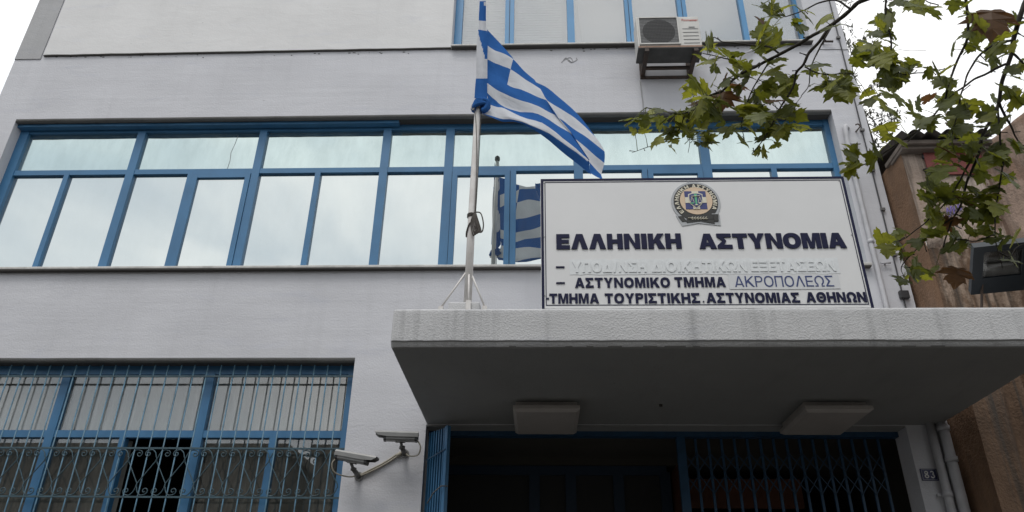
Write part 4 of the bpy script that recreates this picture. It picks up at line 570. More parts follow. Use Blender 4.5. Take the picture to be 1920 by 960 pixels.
# --- entrance: head beam, lobby, inner doors
one_box('soffit_strip', M['soffit'], bld, -1.05, 3.37, .002, .172, 3.612, 3.6245)
one_box('door_head', M['gateblue'], bld, -1.05, 3.37, .17, .25, 3.565, 3.624)
lb = MB(); L0, L1, LD, LZ = -1.35, 3.62, 3.2, 3.60
lb.add([(L0, .262, LZ), (L1, .262, LZ), (L1, 1.15, LZ), (L0, 1.15, LZ)], [(0, 1, 2, 3)])
lb.add([(L0, 1.15, LZ), (L1, 1.15, LZ), (L1, 1.15, 3.52), (L0, 1.15, 3.52)], [(0, 1, 2, 3)])
lb.add([(L0, .262, 0), (L0, LD, 0), (L0, LD, LZ), (L0, .262, LZ)], [(0, 1, 2, 3)])
lb.add([(L1, .262, 0), (L1, LD, 0), (L1, LD, LZ), (L1, .262, LZ)], [(0, 1, 2, 3)])
lb.add([(L0, LD, 0), (L1, LD, 0), (L1, LD, LZ), (L0, LD, LZ)], [(0, 1, 2, 3)])
lb.add([(L0, .262, .004), (L1, .262, .004), (L1, LD, .004), (L0, LD, .004)], [(0, 1, 2, 3)])
lb.add([(L0, 1.15, 3.52), (L1, 1.15, 3.52), (L1, LD, 3.52), (L0, LD, 3.52)], [(0, 1, 2, 3)])
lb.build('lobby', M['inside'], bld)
db = MB()
db.box(-1.3, 1.35, 1.17, 1.24, 3.42, 3.515)
for x in (-1.3, -.10, .28, .78, 1.27): db.box(x, x+.11, 1.165, 1.24, 0.01, 3.45)
for z in (2.55, 1.2): db.box(-1.3, 1.35, 1.172, 1.235, z, z+.08)
db.build('inner_door', M['doorblue'], bld)
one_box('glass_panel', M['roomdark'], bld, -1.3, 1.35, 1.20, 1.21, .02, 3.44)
wb = MB(); wb.box(1.40, 3.55, 1.25, 1.30, 0.01, 3.0); wb.box(1.40, 2.75, 1.243, 1.25, 3.1, 3.4); wb.box(1.40, 1.46, .7, 1.25, 0.01, 3.45)
wb.build('wood_panel', M['wood'], bld)

# ------------------------------------------------------------------ curtains
def curtain(x0, x1, z0, z1, y, mat, label, per=.11, seed=0):
    b = MB(); n = int((x1-x0)/.014); vs = []
    for i in range(n+1):
        x = x0+(x1-x0)*i/n; ph = x/per*2*PI+noise.noise(Vector((x*2, seed, 0)))*3.0
        for z in (z0, (z0+z1)/2, z1): vs.append((x, y+.020*math.sin(ph)+.008*noise.noise(Vector((x*5, z, seed))), z))
    b.add(vs, [(i*3+j, (i+1)*3+j, (i+1)*3+j+1, i*3+j+1) for i in range(n) for j in range(2)], 0, True)
    return tag(b.build('curtain', mat, None, fix=False), label, 'curtain', 'curtains behind the barred window')
curtain(-6.15, -4.74, 3.57, 4.24, .33, M['curtain'], 'grey curtain in the outermost top light of the barred window, with a bright reflection', .16, 1)
curtain(-4.73, -3.28, 3.57, 4.24, .33, M['curtain'], 'pleated grey curtain in the top light above the open black casement', .13, 2)
curtain(-3.27, -1.84, 3.57, 4.24, .33, M['curtain'], 'grey curtain in the top light nearest the security cameras', .2, 3)
curtain(-6.15, -4.02, .95, 3.56, .36, M['curtaindark'], 'dim net curtain behind the lower panes beside the open casement and under the top lights', .15, 4)
curtain(-3.25, -1.84, .95, 3.56, .36, M['curtaindark'], 'dim net curtain behind the lower panes next to the security cameras', .15, 5)

# ------------------------------------------------------------------ window grille
gr = thing('window_grille', 'blue wrought-iron security grille with a scrollwork band across the ground-floor window', 'grille', (-4.0, .05, .95))
x = -1.94; k = 0
bars = []
while x > -6.19: bars.append(x); x -= .1334
bar0 = None
for x in bars:
    if bar0 is None:
        b = MB(); b.tube([(x, .052, .97), (x, .052, 4.235)], .0068, 6); bar0 = b.build('bar', M['barblue'], gr); bx = x
    else:
        dup(bar0, gr, (x-bx, 0, 0))
for z in (4.118, 3.408, 2.962, 1.3):
    b = MB(); b.box(-6.195, -1.803, .044, .060, z-.008, z+.008); b.build('rail', M['scroll'], gr)
P = .2668; ZT, ZB = 3.400, 2.970
def scroll_pts(sgn):
    """S-scroll: curl under the top rail, arch, long diagonal, arch and curl above the bottom rail"""
    def end(cx, cz, r, d, up):
        pts = []                                    # spiral inwards from the arch
        for i in range(15):
            a = PI/2*0+PI*1.0-(i/14)*2.6*PI; rr = r*(1-.62*i/14)
            pts.append((cx+d*(-(rr)*math.cos(PI-a)) if False else cx-d*rr*math.cos(i/14*2.6*PI), cz+up*rr*math.sin(i/14*2.6*PI)))
        return pts
    h = ZT-ZB; r = .034
    top = [(.003, -.115), (.008, -.075), (.022, -.036), (.052, -.008), (.080, -.010)]
    curl = [(.088+.033*math.sin(a)*(1-a/9.5), -.045+.033*math.cos(a)*(1-a/9.5)) for a in [i*.5 for i in range(1, 16)]]
    up = [(sgn*px, ZT+pz) for px, pz in top+curl]
    dn = [(sgn*(P/2)-sgn*px, ZB-pz) for px, pz in top+curl]
    return list(reversed(up))+dn
def scroll_obj(sgn):
    pts = [Vector((px, .050+(.004 if sgn > 0 else -.004), pz)) for px, pz in scroll_pts(sgn)]
    b = MB(); b.tube(catmull(pts, 2), .0055, 5); return b.build('scroll', M['scroll'], gr)
protos = [scroll_obj(1), scroll_obj(-1)]
xs0 = -4.109; first = [True, True]
for k in range(-7, 9):
    for q, sgn in enumerate((1, -1)):
        x = xs0+k*P
        if x < -6.1 or x > -1.93: continue
        if first[q]: o = protos[q]; first[q] = False; base = o.location.copy(); protos[q] = (o, base, x)
        else:
            dup(protos[q][0], gr, (x-protos[q][2], 0, 0)); continue
        o.location = base+Vector((x, 0, 0))

# ------------------------------------------------------------------ folding gates at the entrance
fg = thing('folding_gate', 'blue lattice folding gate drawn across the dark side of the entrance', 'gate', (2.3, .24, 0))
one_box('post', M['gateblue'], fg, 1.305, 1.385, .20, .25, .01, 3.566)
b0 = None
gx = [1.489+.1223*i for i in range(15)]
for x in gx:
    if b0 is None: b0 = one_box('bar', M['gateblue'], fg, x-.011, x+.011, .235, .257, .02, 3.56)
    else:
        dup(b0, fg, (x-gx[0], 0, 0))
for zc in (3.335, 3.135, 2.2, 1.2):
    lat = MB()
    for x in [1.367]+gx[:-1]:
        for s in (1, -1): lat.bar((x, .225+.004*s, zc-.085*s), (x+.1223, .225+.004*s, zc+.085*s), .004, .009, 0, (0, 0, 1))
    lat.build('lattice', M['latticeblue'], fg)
gl = thing('folding_gate', 'blue folding gate pushed back in a bundle against the jamb, tied with wire', 'gate', (-.93, 0, 0))
pa, pb_ = Vector((-1.015, .075, 0)), Vector((-.845, -.115, 0))
for i in range(7):
    p = pa.lerp(pb_, i/6.5); b = MB(); b.bar(p+Vector((0, 0, .02)), p+Vector((0, 0, 3.565)), .032, .014, 0, (pb_-pa)); b.build('bar', M['blue'], gl)
b = MB(); p = pb_+Vector((.012, -.012, 0)); b.bar(p+Vector((0, 0, .02)), p+Vector((0, 0, 3.575)), .035, .045, 0, (pb_-pa)); b.build('post', M['blue'], gl)
b = MB(); b.tube([(-.80, -.16, 3.03), (-.86, -.165, 3.03), (-.93, -.13, 2.98), (-.99, -.06, 2.90)], .006, 6); b.build('wire_tie', M['cammid'], gl)
b = MB(); b.bar(pa+Vector((-.02, -.05, 3.30)), pb_+Vector((0, -.03, 3.36)), .005, .012); b.build('strap', M['gateblue'], gl)

# ------------------------------------------------------------------ sign
S0 = -1.92                                            # front face of the board
sg = thing('police_sign', 'white police station sign with navy Greek lettering and round emblem standing on the canopy', 'sign', (1.23, -1.9, 3.93))
SX0, SX1, SZ0, SZ1 = .026, 2.428, 3.945, 5.088
b = MB(); b.box(SX0, SX1, S0, S0+.045, SZ0, SZ1, 0, .003); b.build('board', M['signwhite'], sg)
def border(i, t, y, bottom=True):
    b = MB(); x0, x1, z0, z1 = SX0+i, SX1-i, SZ0+(.025-i if bottom else 0)+(i if bottom else 0), SZ1-i
    b.box(x0, x0+t, y, S0+.001, z0, z1-t); b.box(x1-t, x1, y, S0+.001, z0, z1-t); b.box(x0, x1, y, S0+.001, z1-t, z1)
    if bottom: b.box(x0+t, x1-t, y, S0+.001, z0, z0+t)
    return b
border(.003, .020, S0-.003, False).build('border', M['navy'], sg)
border(.033, .006, S0-.002).build('border', M['navy'], sg)
T = .008
b = MB(); word(b, 'ΕΛΛΗΝΙΚΗ', .144, 1.094, 4.440, 4.571, S0-T, S0+.001, .31, .25, .075); word(b, 'ΑΣΤΥΝΟΜΙΑ', 1.227, 2.328, 4.437, 4.567, S0-T, S0+.001, .31, .25, .05)
b.build('lettering', M['navy'], sg)
b = MB()
word(b, 'ΥΠΟΔ/ΝΣΗ', .261, .815, 4.241, 4.331, S0-.007, S0+.001, .25, .2, .14)
word(b, 'ΔΙΟΙΚΗΤΙΚΩΝ', .855, 1.56, 4.241, 4.331, S0-.007, S0+.001, .25, .2, .14)
word(b, 'ΕΞΕΤΑΣΕΩΝ', 1.588, 2.212, 4.242, 4.332, S0-.007, S0+.001, .25, .2, .14)
o = b.build('lettering', M['paint'], sg); o['label'] = 'painted-over white lettering'
b = MB(); n = 46
lo = [(.24+2.0*i/n, 4.222+.014*noise.noise(Vector((i*.9, 1, 0)))) for i in range(n+1)]; hi = [(.24+2.0*i/n, 4.352+.016*noise.noise(Vector((i*.8, 7, 0)))) for i in range(n+1)]
b.prism([lo+list(reversed(hi))], S0-.0022, S0+.001); b.build('paint_smear', M['paint'], sg)
b = MB()
word(b, 'ΑΣΤΥΝΟΜΙΚΟ', .277, .979, 4.114, 4.195, S0-.006, S0+.001, .27, .22, .13); word(b, 'ΤΜΗΜΑ', 1.014, 1.386, 4.116, 4.197, S0-.006, S0+.001, .27, .22, .13)
b.build('lettering', M['navy'], sg); b = MB()
word(b, 'ΤΜΗΜΑ', .085, .449, 3.987, 4.066, S0-.006, S0+.001, .27, .22, .1); word(b, 'ΤΟΥΡΙΣΤΙΚΗΣ', .492, 1.185, 3.986, 4.066, S0-.006, S0+.001, .27, .22, .11)
word(b, 'ΑΣΤΥΝΟΜΙΑΣ', 1.232, 1.906, 3.987, 4.067, S0-.006, S0+.001, .27, .22, .11); word(b, 'ΑΘΗΝΩΝ', 1.953, 2.385, 3.989, 4.069, S0-.006, S0+.001, .27, .22, .11)
b.build('lettering', M['navy'], sg)
for x0, x1, z, t in ((.138, .202, 4.280, .013), (.138, .202, 4.147, .013), (.064, .083, 4.020, .012), (1.204, 1.214, 3.992, .010)): one_box('dash', M['navy'], sg, x0, x1, S0-.006, S0+.001, z, z+t)
for x in (.05, 1.2, 2.385):                            # fixing screws of the board
    for z in (4.05, 4.55, 5.045):
        if x == 1.2 and z < 5: continue
        b = MB(); b.tube([(x, S0-.003, z), (x, S0+.001, z)], .006, 10); b.build('screw', M['grey'], sg)
b = MB(); b.prism([[(1.41, 4.098), (1.80, 4.094), (2.215, 4.098), (2.218, 4.214), (1.80, 4.217), (1.412, 4.216)]], S0-.004, S0+.001); stk = b.build('sticker', M['paper'], sg)
b = MB(); word(b, 'ΑΚΡΟΠΟΛΕΩΣ', 1.453, 2.173, 4.115, 4.203, S0-.006, S0-.003, .125, .115, .13, 0, .86); b.build('lettering', M['navy2'], stk)
# emblem
em = MB(); cx, cz = 1.240, 4.852
E0 = S0-.006
mats = [M['rimgrey'], M['black'], M['cream'], M['embblue'], M['pale'], M['green']]
def rot(pts): return [(cx+px, cz+pz) for px, pz in pts]
def lay(pts, k, mi): em.prism([rot(q) for q in pts], E0-.0022*k, E0+.0004, mi)
em.prism([rot(ring(0, 0, .190, .190, 56))], E0, S0+.001, 0)
em.prism([rot([(-.165, -.12), (-.125, -.215), (.0, -.192), (.170, -.213), (.172, -.12), (.0, -.1)])], E0+.0015, S0+.001, 0)
lay([ring(0, 0, .172, .172, 56)], 1, 1)
lay([ring(.004, .012, .126, .126, 48)], 2, 2)
s = .083
lay([[(-s, -s+.015), (s, -s+.015), (s, s+.015), (-s, s+.015)]], 3, 3)
a = .026
lay([[(-a, -s+.015), (a, -s+.015), (a, -a+.015), (s, -a+.015), (s, a+.015), (a, a+.015), (a, s+.015), (-a, s+.015), (-a, a+.015), (-s, a+.015), (-s, -a+.015), (-a, -a+.015)]], 4, 4)
def shield(k): return [(-.056*k, .055*k+.012), (-.03*k, .066*k+.012), (0, .070*k+.012), (.03*k, .066*k+.012), (.056*k, .055*k+.012), (.056*k, .0+.012), (.045*k, -.035*k+.012), (.0, -.078*k+.012), (-.045*k, -.035*k+.012), (-.056*k, .0+.012)]
lay([shield(1.0)], 5, 4); lay([shield(.87)], 6, 3)
lay([[(-.006, -.03), (.006, -.03), (.009, .05), (.012, .062), (0, .072), (-.012, .062), (-.009, .05)]], 7, 5)
for sx in (-1, 1):
    lay([[(sx*.030-.016, -.012), (sx*.030+.016, -.012), (sx*.030+.010, -.022), (sx*.030-.010, -.022)]], 7, 4 if sx > 0 else 5)
    for q in (-1, 1): lay([[(sx*.030+q*.014-.0015, -.012), (sx*.030+q*.014+.0015, -.012), (sx*.030+.0015, .042), (sx*.030-.0015, .042)]], 8, 4)
lay([[(-.034, .042), (.034, .046), (.034, .050), (-.034, .046)]], 9, 4)
lay([[(-.016, -.038), (.016, -.038), (.006, -.030), (-.006, -.030)]], 8, 4)
# ribbon
lay([[(-.150, -.13), (-.115, -.125), (-.085, -.175), (-.122, -.178)]], 1, 1)
lay([[(-.088, -.150), (.125, -.150), (.125, -.197), (.02, -.176), (-.088, -.186)]], 1.4, 1)
lay([[(.055, -.115), (.15, -.118), (.150, -.155), (-.02, -.162), (-.06, -.140)]], 2, 1)
lay([[(.118, -.118), (.160, -.118), (.156, -.176), (.124, -.176)]], 3, 1)
lay([[(.110, -.110), (.168, -.110), (.168, -.115), (.110, -.115)]], 3, 0)
for i in range(6):
    px = -.055+i*.021
    for sx in (-1, 1): lay([[(px, -.150-.001*i), (px+.015, -.150+sx*.013), (px+.020, -.150+sx*.010)]], 4, 4)
lay([[(-.075, -.149), (.075, -.159), (.075, -.156), (-.075, -.146)]], 5, 4)
def arc_word(txt, a0, a1):
    """letters round the ring, from angle a0 to a1 (degrees, clockwise)"""
    items = []; x = 0
    for ch in txt:
        cs, w = glyph(ch, WID.get(ch, .5), .25, .2); items.append((x, cs, w)); x += w+.26
    tot = x-.26; H = .030; r0 = .134
    for ox, cs, w in items:
        for c in cs:
            q = []
            for cont in c:
                pp = []
                for px, pz in cont:
                    an = math.radians(a0+(a1-a0)*(ox+px)/tot); rr = r0+pz*H
                    pp.append((rr*math.cos(an), rr*math.sin(an)))
                q.append(pp)
            lay(q, 2.5, 4)
arc_word('ΕΛΛΗΝΙΚΗ', 222, 108); arc_word('ΑΣΤΥΝΟΜΙΑ', 97, -29)
em.build('emblem', mats, sg)
b = MB()
for x in (.25, 1.2, 2.2): b.box(x-.02, x+.02, S0+.045, S0+.07, 3.92, 5.05); b.bar((x, S0+.06, 4.9), (x, S0+.75, 3.93), .03, .03)
b.build('support', M['iron'], sg)

# ------------------------------------------------------------------ flagpole, rope, flag
PY = -1.28
fp = thing('flagpole', 'white painted flagpole on three braces standing on the canopy', 'flagpole', (-0.582, PY, 3.93))
b = rounded_block((-0.728, PY-.12, 3.905), (-0.47, PY+.15, 4.245), .015, .08, .004); b.build('pedestal', M['canopy'], fp)
b = MB(); b.tube([(-0.583, PY, 4.227), (-0.579, PY, 5.103), (-0.565, PY, 6.442), (-0.551, PY, 7.80)], [.034, .033, .029, .024], 14); b.build('pole', M['polewhite'], fp)
b = MB(); b.tube([(-0.551, PY, 7.79), (-0.551, PY, 7.82), (-0.551, PY, 7.86), (-0.551, PY, 7.885)], [.024, .036, .034, .012], 12); b.build('finial', M['iron'], fp)
for q in ((-0.799, PY-.02, 4.242), (-0.438, PY-.03, 4.242), (-0.562, PY-.13, 4.245)):
    b = MB(); b.tube([(-0.583, PY, 4.613), q], .0085, 7); b.box(q[0]-.02, q[0]+.02, q[1]-.02, q[1]+.02, 3.92, q[2]); b.build('brace', M['polewhite'], fp)
rp = MB()
rp.tube(catmull([(-0.593, PY-.05, 6.298), (-0.573, PY-.036, 6.133), (-0.551, PY-.030, 5.721), (-0.547, PY-.030, 5.309), (-0.548, PY-.03, 5.134)], 4), .0035, 6)
rp.tube(catmull([(-0.529, PY-.01, 6.298), (-0.533, PY-.014, 5.927), (-0.539, PY-.02, 5.412), (-0.544, PY-.025, 5.134)], 4), .0045, 6)
for i in range(5):
    dx = -.012+.012*i
    rp.tube(catmull([(-0.551, PY-.045, 5.144), (-.546+dx-.02, PY-.06, 5.03), (-.541+dx, PY-.06, 4.90+.012*i), (-.526+dx, PY-.055, 4.96), (-0.541, PY-.05, 5.134)], 6), .006, 6)
rp.tube(catmull([(-0.546, PY-.05, 5.144), (-0.495, PY-.06, 5.123), (-0.469, PY-.06, 5.020), (-0.476, PY-.06, 4.943), (-0.505, PY-.06, 4.938), (-0.520, PY-.06, 5.010), (-0.536, PY-.05, 5.123)], 6), .006, 6)
rp.tube(catmull([(-0.546, PY-.045, 5.072), (-0.593, PY-.036, 5.030), (-0.616, PY-.02, 4.958), (-0.618, PY, 4.917)], 5), .007, 6)
for i in range(3): rp.tube([(-.580+.036*math.cos(t), PY+.036*math.sin(t), 5.12+.012*i) for t in [k*PI/6 for k in range(13)]], .006, 6)
tag(rp.build('rope', M['rope']), 'dark grey halyard rope tied in a knotted coil on the flagpole', 'rope')

flag = MB()
def tri(a, b, c): return a
def flag_grid(G, canton_col, sub, rs, tone, off=0.0):
    """bands of stripes: rows of control points -> smooth sheet, coloured stripe by stripe"""
    fine = [(k, catmull(r, sub)) for k, r in G]
    for (k0, r0), (k1, r1) in zip(fine, fine[1:]):
        i0 = [p[0] for p in fine].index(k0)
        prv = fine[i0-1][1] if i0 > 0 else [2*a-b for a, b in zip(r0, r1)]
        nxt = fine[i0+2][1] if i0+2 < len(fine) else [2*b-a for a, b in zip(r0, r1)]
        n = len(r0); vs = []
        for j in range(rs+1):
            t = j/rs
            for a, b_, c, d in zip(prv, r0, r1, nxt):
                p = 0.5*(2*b_+(c-a)*t+(2*a-5*b_+4*c-d)*t*t+(3*b_-a-3*c+d)*t**3)
                lin = b_.lerp(c, t); p = lin.lerp(p, .5)
                wv = noise.noise(Vector((p.x*4.0+p.z*3, p.z*2.0-p.x*1.5, 5)))*.045+noise.noise(Vector((p.x*11+p.z*7, p.z*4, 2)))*.014
                vs.append(p+Vector((0, wv+off, 0)))
        for j in range(rs):
            for i in range(n-1): flag.add([vs[j*n+i], vs[j*n+i+1], vs[(j+1)*n+i+1], vs[(j+1)*n+i]], [(0, 1, 2, 3)], tone(k0, i/(n-1)), True)
def toneA(k, s):
    if s < .5 and k < 5: return 1 if k == 2 else 0
    return 0 if k % 2 == 0 else 1
flag_grid(FLAG_A, 2, 6, 4, toneA)
flag_grid(FLAG_B, 0, 6, 4, lambda k, s: 0 if k % 2 == 0 else 1, .03)
ra = {k: Vector(r[-1]) for k, r in FLAG_A}; rb_ = {k: Vector(r[0]) for k, r in FLAG_B}
for k in range(2, 7):                                 # the hidden tuck between the two halves
    if k in ra and k+1 in ra:
        q = [ra[k], ra[k+1], rb_[k+1]+Vector((0, .05, 0)), rb_[k]+Vector((0, .05, 0))]
        flag.add(q, [(0, 1, 2, 3)], 0 if k % 2 == 0 else 1, True)
W = [catmull(r, 3) for r in FLAG_W]; cols = len(W[0])
W = [[Vector(p) for p in c] for c in zip(*[catmull(c, 8) for c in zip(*W)])]; W = W if len(W) > len(W[0]) else [list(r) for r in zip(*W)]
nr, nc = len(W), len(W[0]); zt, zb = W[0][0].z, W[-1][0].z
for i in range(nr-1):
    for j in range(nc-1):
        t = (i+.5)/nr; s = (j+.5)/nc
        if t < .045+.05*(1-s)*0: c = 1
        elif t < .285: c = 1 if (t < .125 and s > .62 and t > .06) else 0
        elif t < .405: c = 1
        elif t < .625: c = 0 if s > (t-.405)/.22*.72 else 1
        elif t < .775: c = 1
        else: c = 0
        flag.add([W[i][j], W[i][j+1], W[i+1][j+1], W[i+1][j]], [(0, 1, 2, 3)], c, True)
fo = flag.build('flag', [M['flagblue'], M['flagwhite']], None, fix=False)
fb = bmesh.new(); fb.from_mesh(fo.data); bmesh.ops.remove_doubles(fb, verts=fb.verts[:], dist=.0004); fb.to_mesh(fo.data); fb.free()
tag(fo, 'blue and white striped Greek flag wrapped on its pole and blowing sideways', 'flag')
kn = MB()
for i in range(4):
    kn.tube([(-.551+.03*i*.2+(.040+.012*i)*math.cos(t), PY-.03+.035*math.sin(t), 6.375-.017*i+.028*math.cos(t+1)) for t in [k*PI/8 for k in range(17)]], .021, 8)
kn.tube(catmull([(-.515, PY-.06, 6.39), (-.47, PY-.05, 6.37), (-.485, PY-.04, 6.30), (-.525, PY-.03, 6.28)], 5), [.03]*15+[.012], 8)
kn.build('knot', M['flagblue'], fo)
b = MB(); b.tube([(-.607+.012*math.cos(t), PY-.05, 6.315+.035*math.sin(t)) for t in [k*PI/8 for k in range(17)]], .006, 6); b.build('snap_hook', M['camgrey'], fo)

# ------------------------------------------------------------------ air conditioner
ac = thing('air_conditioner', 'old white air-conditioner outdoor unit on a rusty bracket below the top window', 'air conditioner', (1.53, 0, 7.8))
AX0, AX1, AY0, AY1, AZ0, AZ1 = 1.166, 1.895, -.445, -.20, 7.885, 8.352
b = MB(); b.box(AX0, AX1, AY0, AY1, AZ0+.002, AZ1, 0, .010); b.build('casing', M['acwhite'], ac)
b = MB(); b.box(AX0+.03, AX0+.47, AY0-.004, AY0+.01, AZ0+.045, AZ1-.03); b.build('fan_recess', M['grey'], ac)
b = MB(); b.tube([(AX0+.25, AY0-.006, 8.115), (AX0+.25, AY0-.0045, 8.115)], .188, 36); b.tube([(AX0+.25, AY0-.009, 8.115), (AX0+.25, AY0-.006, 8.115)], .05, 20); b.build('fan', M['camdark'], ac)
g = MB()
for i in range(17): z = AZ0+.05+i*.0228; g.box(AX0+.03, AX0+.47, AY0-.017, AY0-.013, z, z+.003)
for i in range(26): x = AX0+.035+i*.0172; g.box(x, x+.002, AY0-.013, AY0-.010, AZ0+.045, AZ1-.03)
g.build('fan_grille', M['grilledark'], ac)
b = MB()
b.box(AX0+.018, AX0+.032, AY0-.018, AY0+.001, AZ0+.03, AZ1-.015); b.box(AX0+.468, AX0+.485, AY0-.018, AY0+.001, AZ0+.03, AZ1-.015)
b.box(AX0+.032, AX0+.468, AY0-.018, AY0+.001, AZ0+.03, AZ0+.045); b.box(AX0+.032, AX0+.468, AY0-.018, AY0+.001, AZ1-.030, AZ1-.015)
b.build('grille_frame', M['acwhite'], ac)
b = MB()
for i in range(5): b.box(AX0+.525, AX1-.025, AY0-.005, AY0+.001, AZ0+.05+i*.055, AZ0+.056+i*.055)
b.box(AX0+.60, AX1-.06, AY0-.006, AY0+.001, AZ0+.292, AZ0+.306); b.build('louvre_line', M['grey'], ac)
cu = bpy.data.curves.new('t', 'FONT'); cu.body = 'Finmaster'; cu.size = .048; cu.extrude = .001
to = bpy.data.objects.new('t', cu); COL.objects.link(to); bpy.context.view_layer.update()
me = bpy.data.meshes.new_from_object(to.evaluated_get(bpy.context.evaluated_depsgraph_get())); bpy.data.objects.remove(to)
lo = bpy.data.objects.new('logo', me); COL.objects.link(lo); me.materials.clear(); me.materials.append(M['red'])
me.transform(Matrix.Translation((AX0+.525, AY0-.003, AZ1-.075)) @ Matrix.Rotation(PI/2, 4, 'X')); lo.parent = ac; lo.matrix_parent_inverse = Matrix.Translation(ac.location).inverted()
b = MB(); b.box(AX0-.002, AX1+.002, AY0-.004, AY1+.003, AZ0-.022, AZ0, 0, .003); b.build('drip_tray', M['acdark'], ac)
b = MB(); b.box(AX0+.004, AX1-.003, AY0-.0055, AY0+.003, AZ0-.010, AZ0+.014); b.build('rust_strip', simple('rust_stain', (0.40, 0.26, 0.19), .8, 0, .4, 14), ac)
for x in (AX0+.095, AX1-.075):
    b = MB(); b.box(x-.024, x+.024, AY0-.002, .0, AZ0-.062, AZ0-.022); b.box(x-.028, x+.028, -.03, .0, AZ0-.085, AZ0+.16); b.build('bracket', M['iron'], ac)
b = MB(); b.box(AX0+.07, AX1-.05, -.155, -.120, AZ0-.055, AZ0-.024); b.box(AX0+.07, AX1-.05, -.022, -.0, AZ0-.088, AZ0-.055); b.build('cross_bar', M['iron'], ac)
b = MB(); b.tube(catmull([(AX1-.02, -.2, 8.0), (AX1+.10, -.12, 7.98), (AX1+.25, -.05, 8.08), (AX1+.62, -.03, 8.16), (AX1+.74, -.03, 8.25)], 6), .011, 8); b.build('hose', M['pipe'], ac)
b = MB(); b.tube(catmull([(AX0+.06, -.012, 7.78), (AX0+.065, -.012, 7.6), (AX0+.07, -.012, 7.45), (AX0+.07, -.012, 7.29)], 4), .006, 6); b.build('drain_hose', M['grey'], ac)

# ------------------------------------------------------------------ security cameras
def sec_cam(label, base, body, yaw, pitch, flip):
    t = thing('security_camera', label, 'camera', base, 'security cameras by the barred window')
    L = .34; Rm = Matrix.Translation(body) @ Matrix.Rotation(yaw, 4, 'Z') @ Matrix.Rotation(pitch, 4, 'Y')
    def tr(x, y, z): return Rm @ Vector((x, y, z))
    # local x: pointing direction
    def ext(prof, x0, x1, name, mat, taper=1.0):
        b = MB(); n = len(prof)
        vs = [tr(x0, y, z) for y, z in prof]+[tr(x1, y*taper, z*taper) for y, z in prof]
        b.add(vs, [(i, (i+1) % n, n+(i+1) % n, n+i) for i in range(n)]+[tuple(range(n)), tuple(reversed(range(n, 2*n)))]); return b.build(name, mat, t)
    rr = lambda w, h, c: [(-w+c, -h), (w-c, -h), (w, -h+c), (w, h-c), (w-c, h), (-w+c, h), (-w, h-c), (-w, -h+c)]
    ext(rr(.040, .036, .012), -.150, .120, 'housing', M['camgrey'])
    ext(rr(.0415, .038, .012), .112, .135, 'front_plate', M['camdark']); ext(rr(.0415, .038, .012), -.168, -.145, 'rear_cap', M['camdark'])
    b = MB(); b.tube([tr(.13, 0, 0), tr(.139, 0, 0)], .022, 16); b.build('lens', M['lens'], t)
    hp = [(-.052, -.006), (-.052, .030), (-.040, .046), (.040, .046), (.052, .030), (.052, -.006), (.047, -.006), (.047, .028), (.037, .041), (-.037, .041), (-.047, .028), (-.047, -.006)]
    b = MB(); n = len(hp); sec = [(-.175, 0), (.10, 0), (.185, 1)]; vs = []
    for x, k in sec:
        for y, z in hp: vs.append(tr(x+(.03 if (k and z > .02) else 0), y, z if not (k and z < 0) else z+.012))
    fs = [(s*n+i, s*n+(i+1) % n, (s+1)*n+(i+1) % n, (s+1)*n+i) for s in range(2) for i in range(n)]
    b.add(vs, fs+[tuple(range(n)), tuple(reversed(range(2*n, 3*n)))]); b.build('sunshield', M['camgrey'], t)
    foot = tr(-.02, 0, -.040); B = Vector(base)
    b = MB(); b.tube([B+Vector((0, -.004, 0)), B+Vector((0, .012, 0))], .040, 18); b.build('base_plate', M['camgrey'], t)
    b = MB(); mid = B.lerp(foot, .62)+Vector((0, 0, -.012)); b.tube([B+Vector((0, 0, 0)), mid], [.024, .021], 12); b.tube([mid+Vector((0, 0, -.012)), mid+Vector((0, 0, .012))], .027, 12)
    b.tube([mid, foot], .013, 10); f2 = foot+Vector((0, 0, .004)); b.bar(tr(-.06, 0, -.040), tr(.03, 0, -.040), .05, .010); b.build('bracket', M['cammid'], t)
    b = MB(); r0 = tr(-.165, 0, -.02); d = (tr(-1, 0, 0)-tr(0, 0, 0))
    b.tube(catmull([r0, r0+d*.035+Vector((0, 0, -.06)), r0+d*.01+Vector((0, .04, -.125)), r0.lerp(B, .6)+Vector((0, 0, -.07)), B+Vector((0, -.01, .012))], 6), .0065, 7); b.build('cable', M['beige'], t)
    return t
sec_cam('grey security camera with its dark hood turned towards the window, the higher of the pair', (-1.235, -.012, 3.350), (-1.265, -.20, 3.452), PI+.10, 0.0, 0)
sec_cam('pale security camera tilted down towards the entrance, the lower one by the window grille', (-1.640, -.012, 3.142), (-1.650, -.215, 3.256), -.12, .19, 0)
cb = MB()
cb.tube(catmull([(-1.635, -.014, 3.150), (-1.55, -.014, 3.195), (-1.42, -.014, 3.265), (-1.30, -.014, 3.345), (-1.245, -.014, 3.365)], 5), .009, 7)
cb.tube(catmull([(-1.630, -.016, 3.142), (-1.54, -.016, 3.182), (-1.41, -.016, 3.250), (-1.29, -.016, 3.330), (-1.24, -.014, 3.350)], 5), .008, 7)
cb.tube([(-1.305, -.016, 3.325), (-1.265, -.016, 3.355)], .020, 9)
tag(cb.build('cable_run', M['beige']), 'twin beige cable run clipped to the wall between the two security cameras', 'cable')

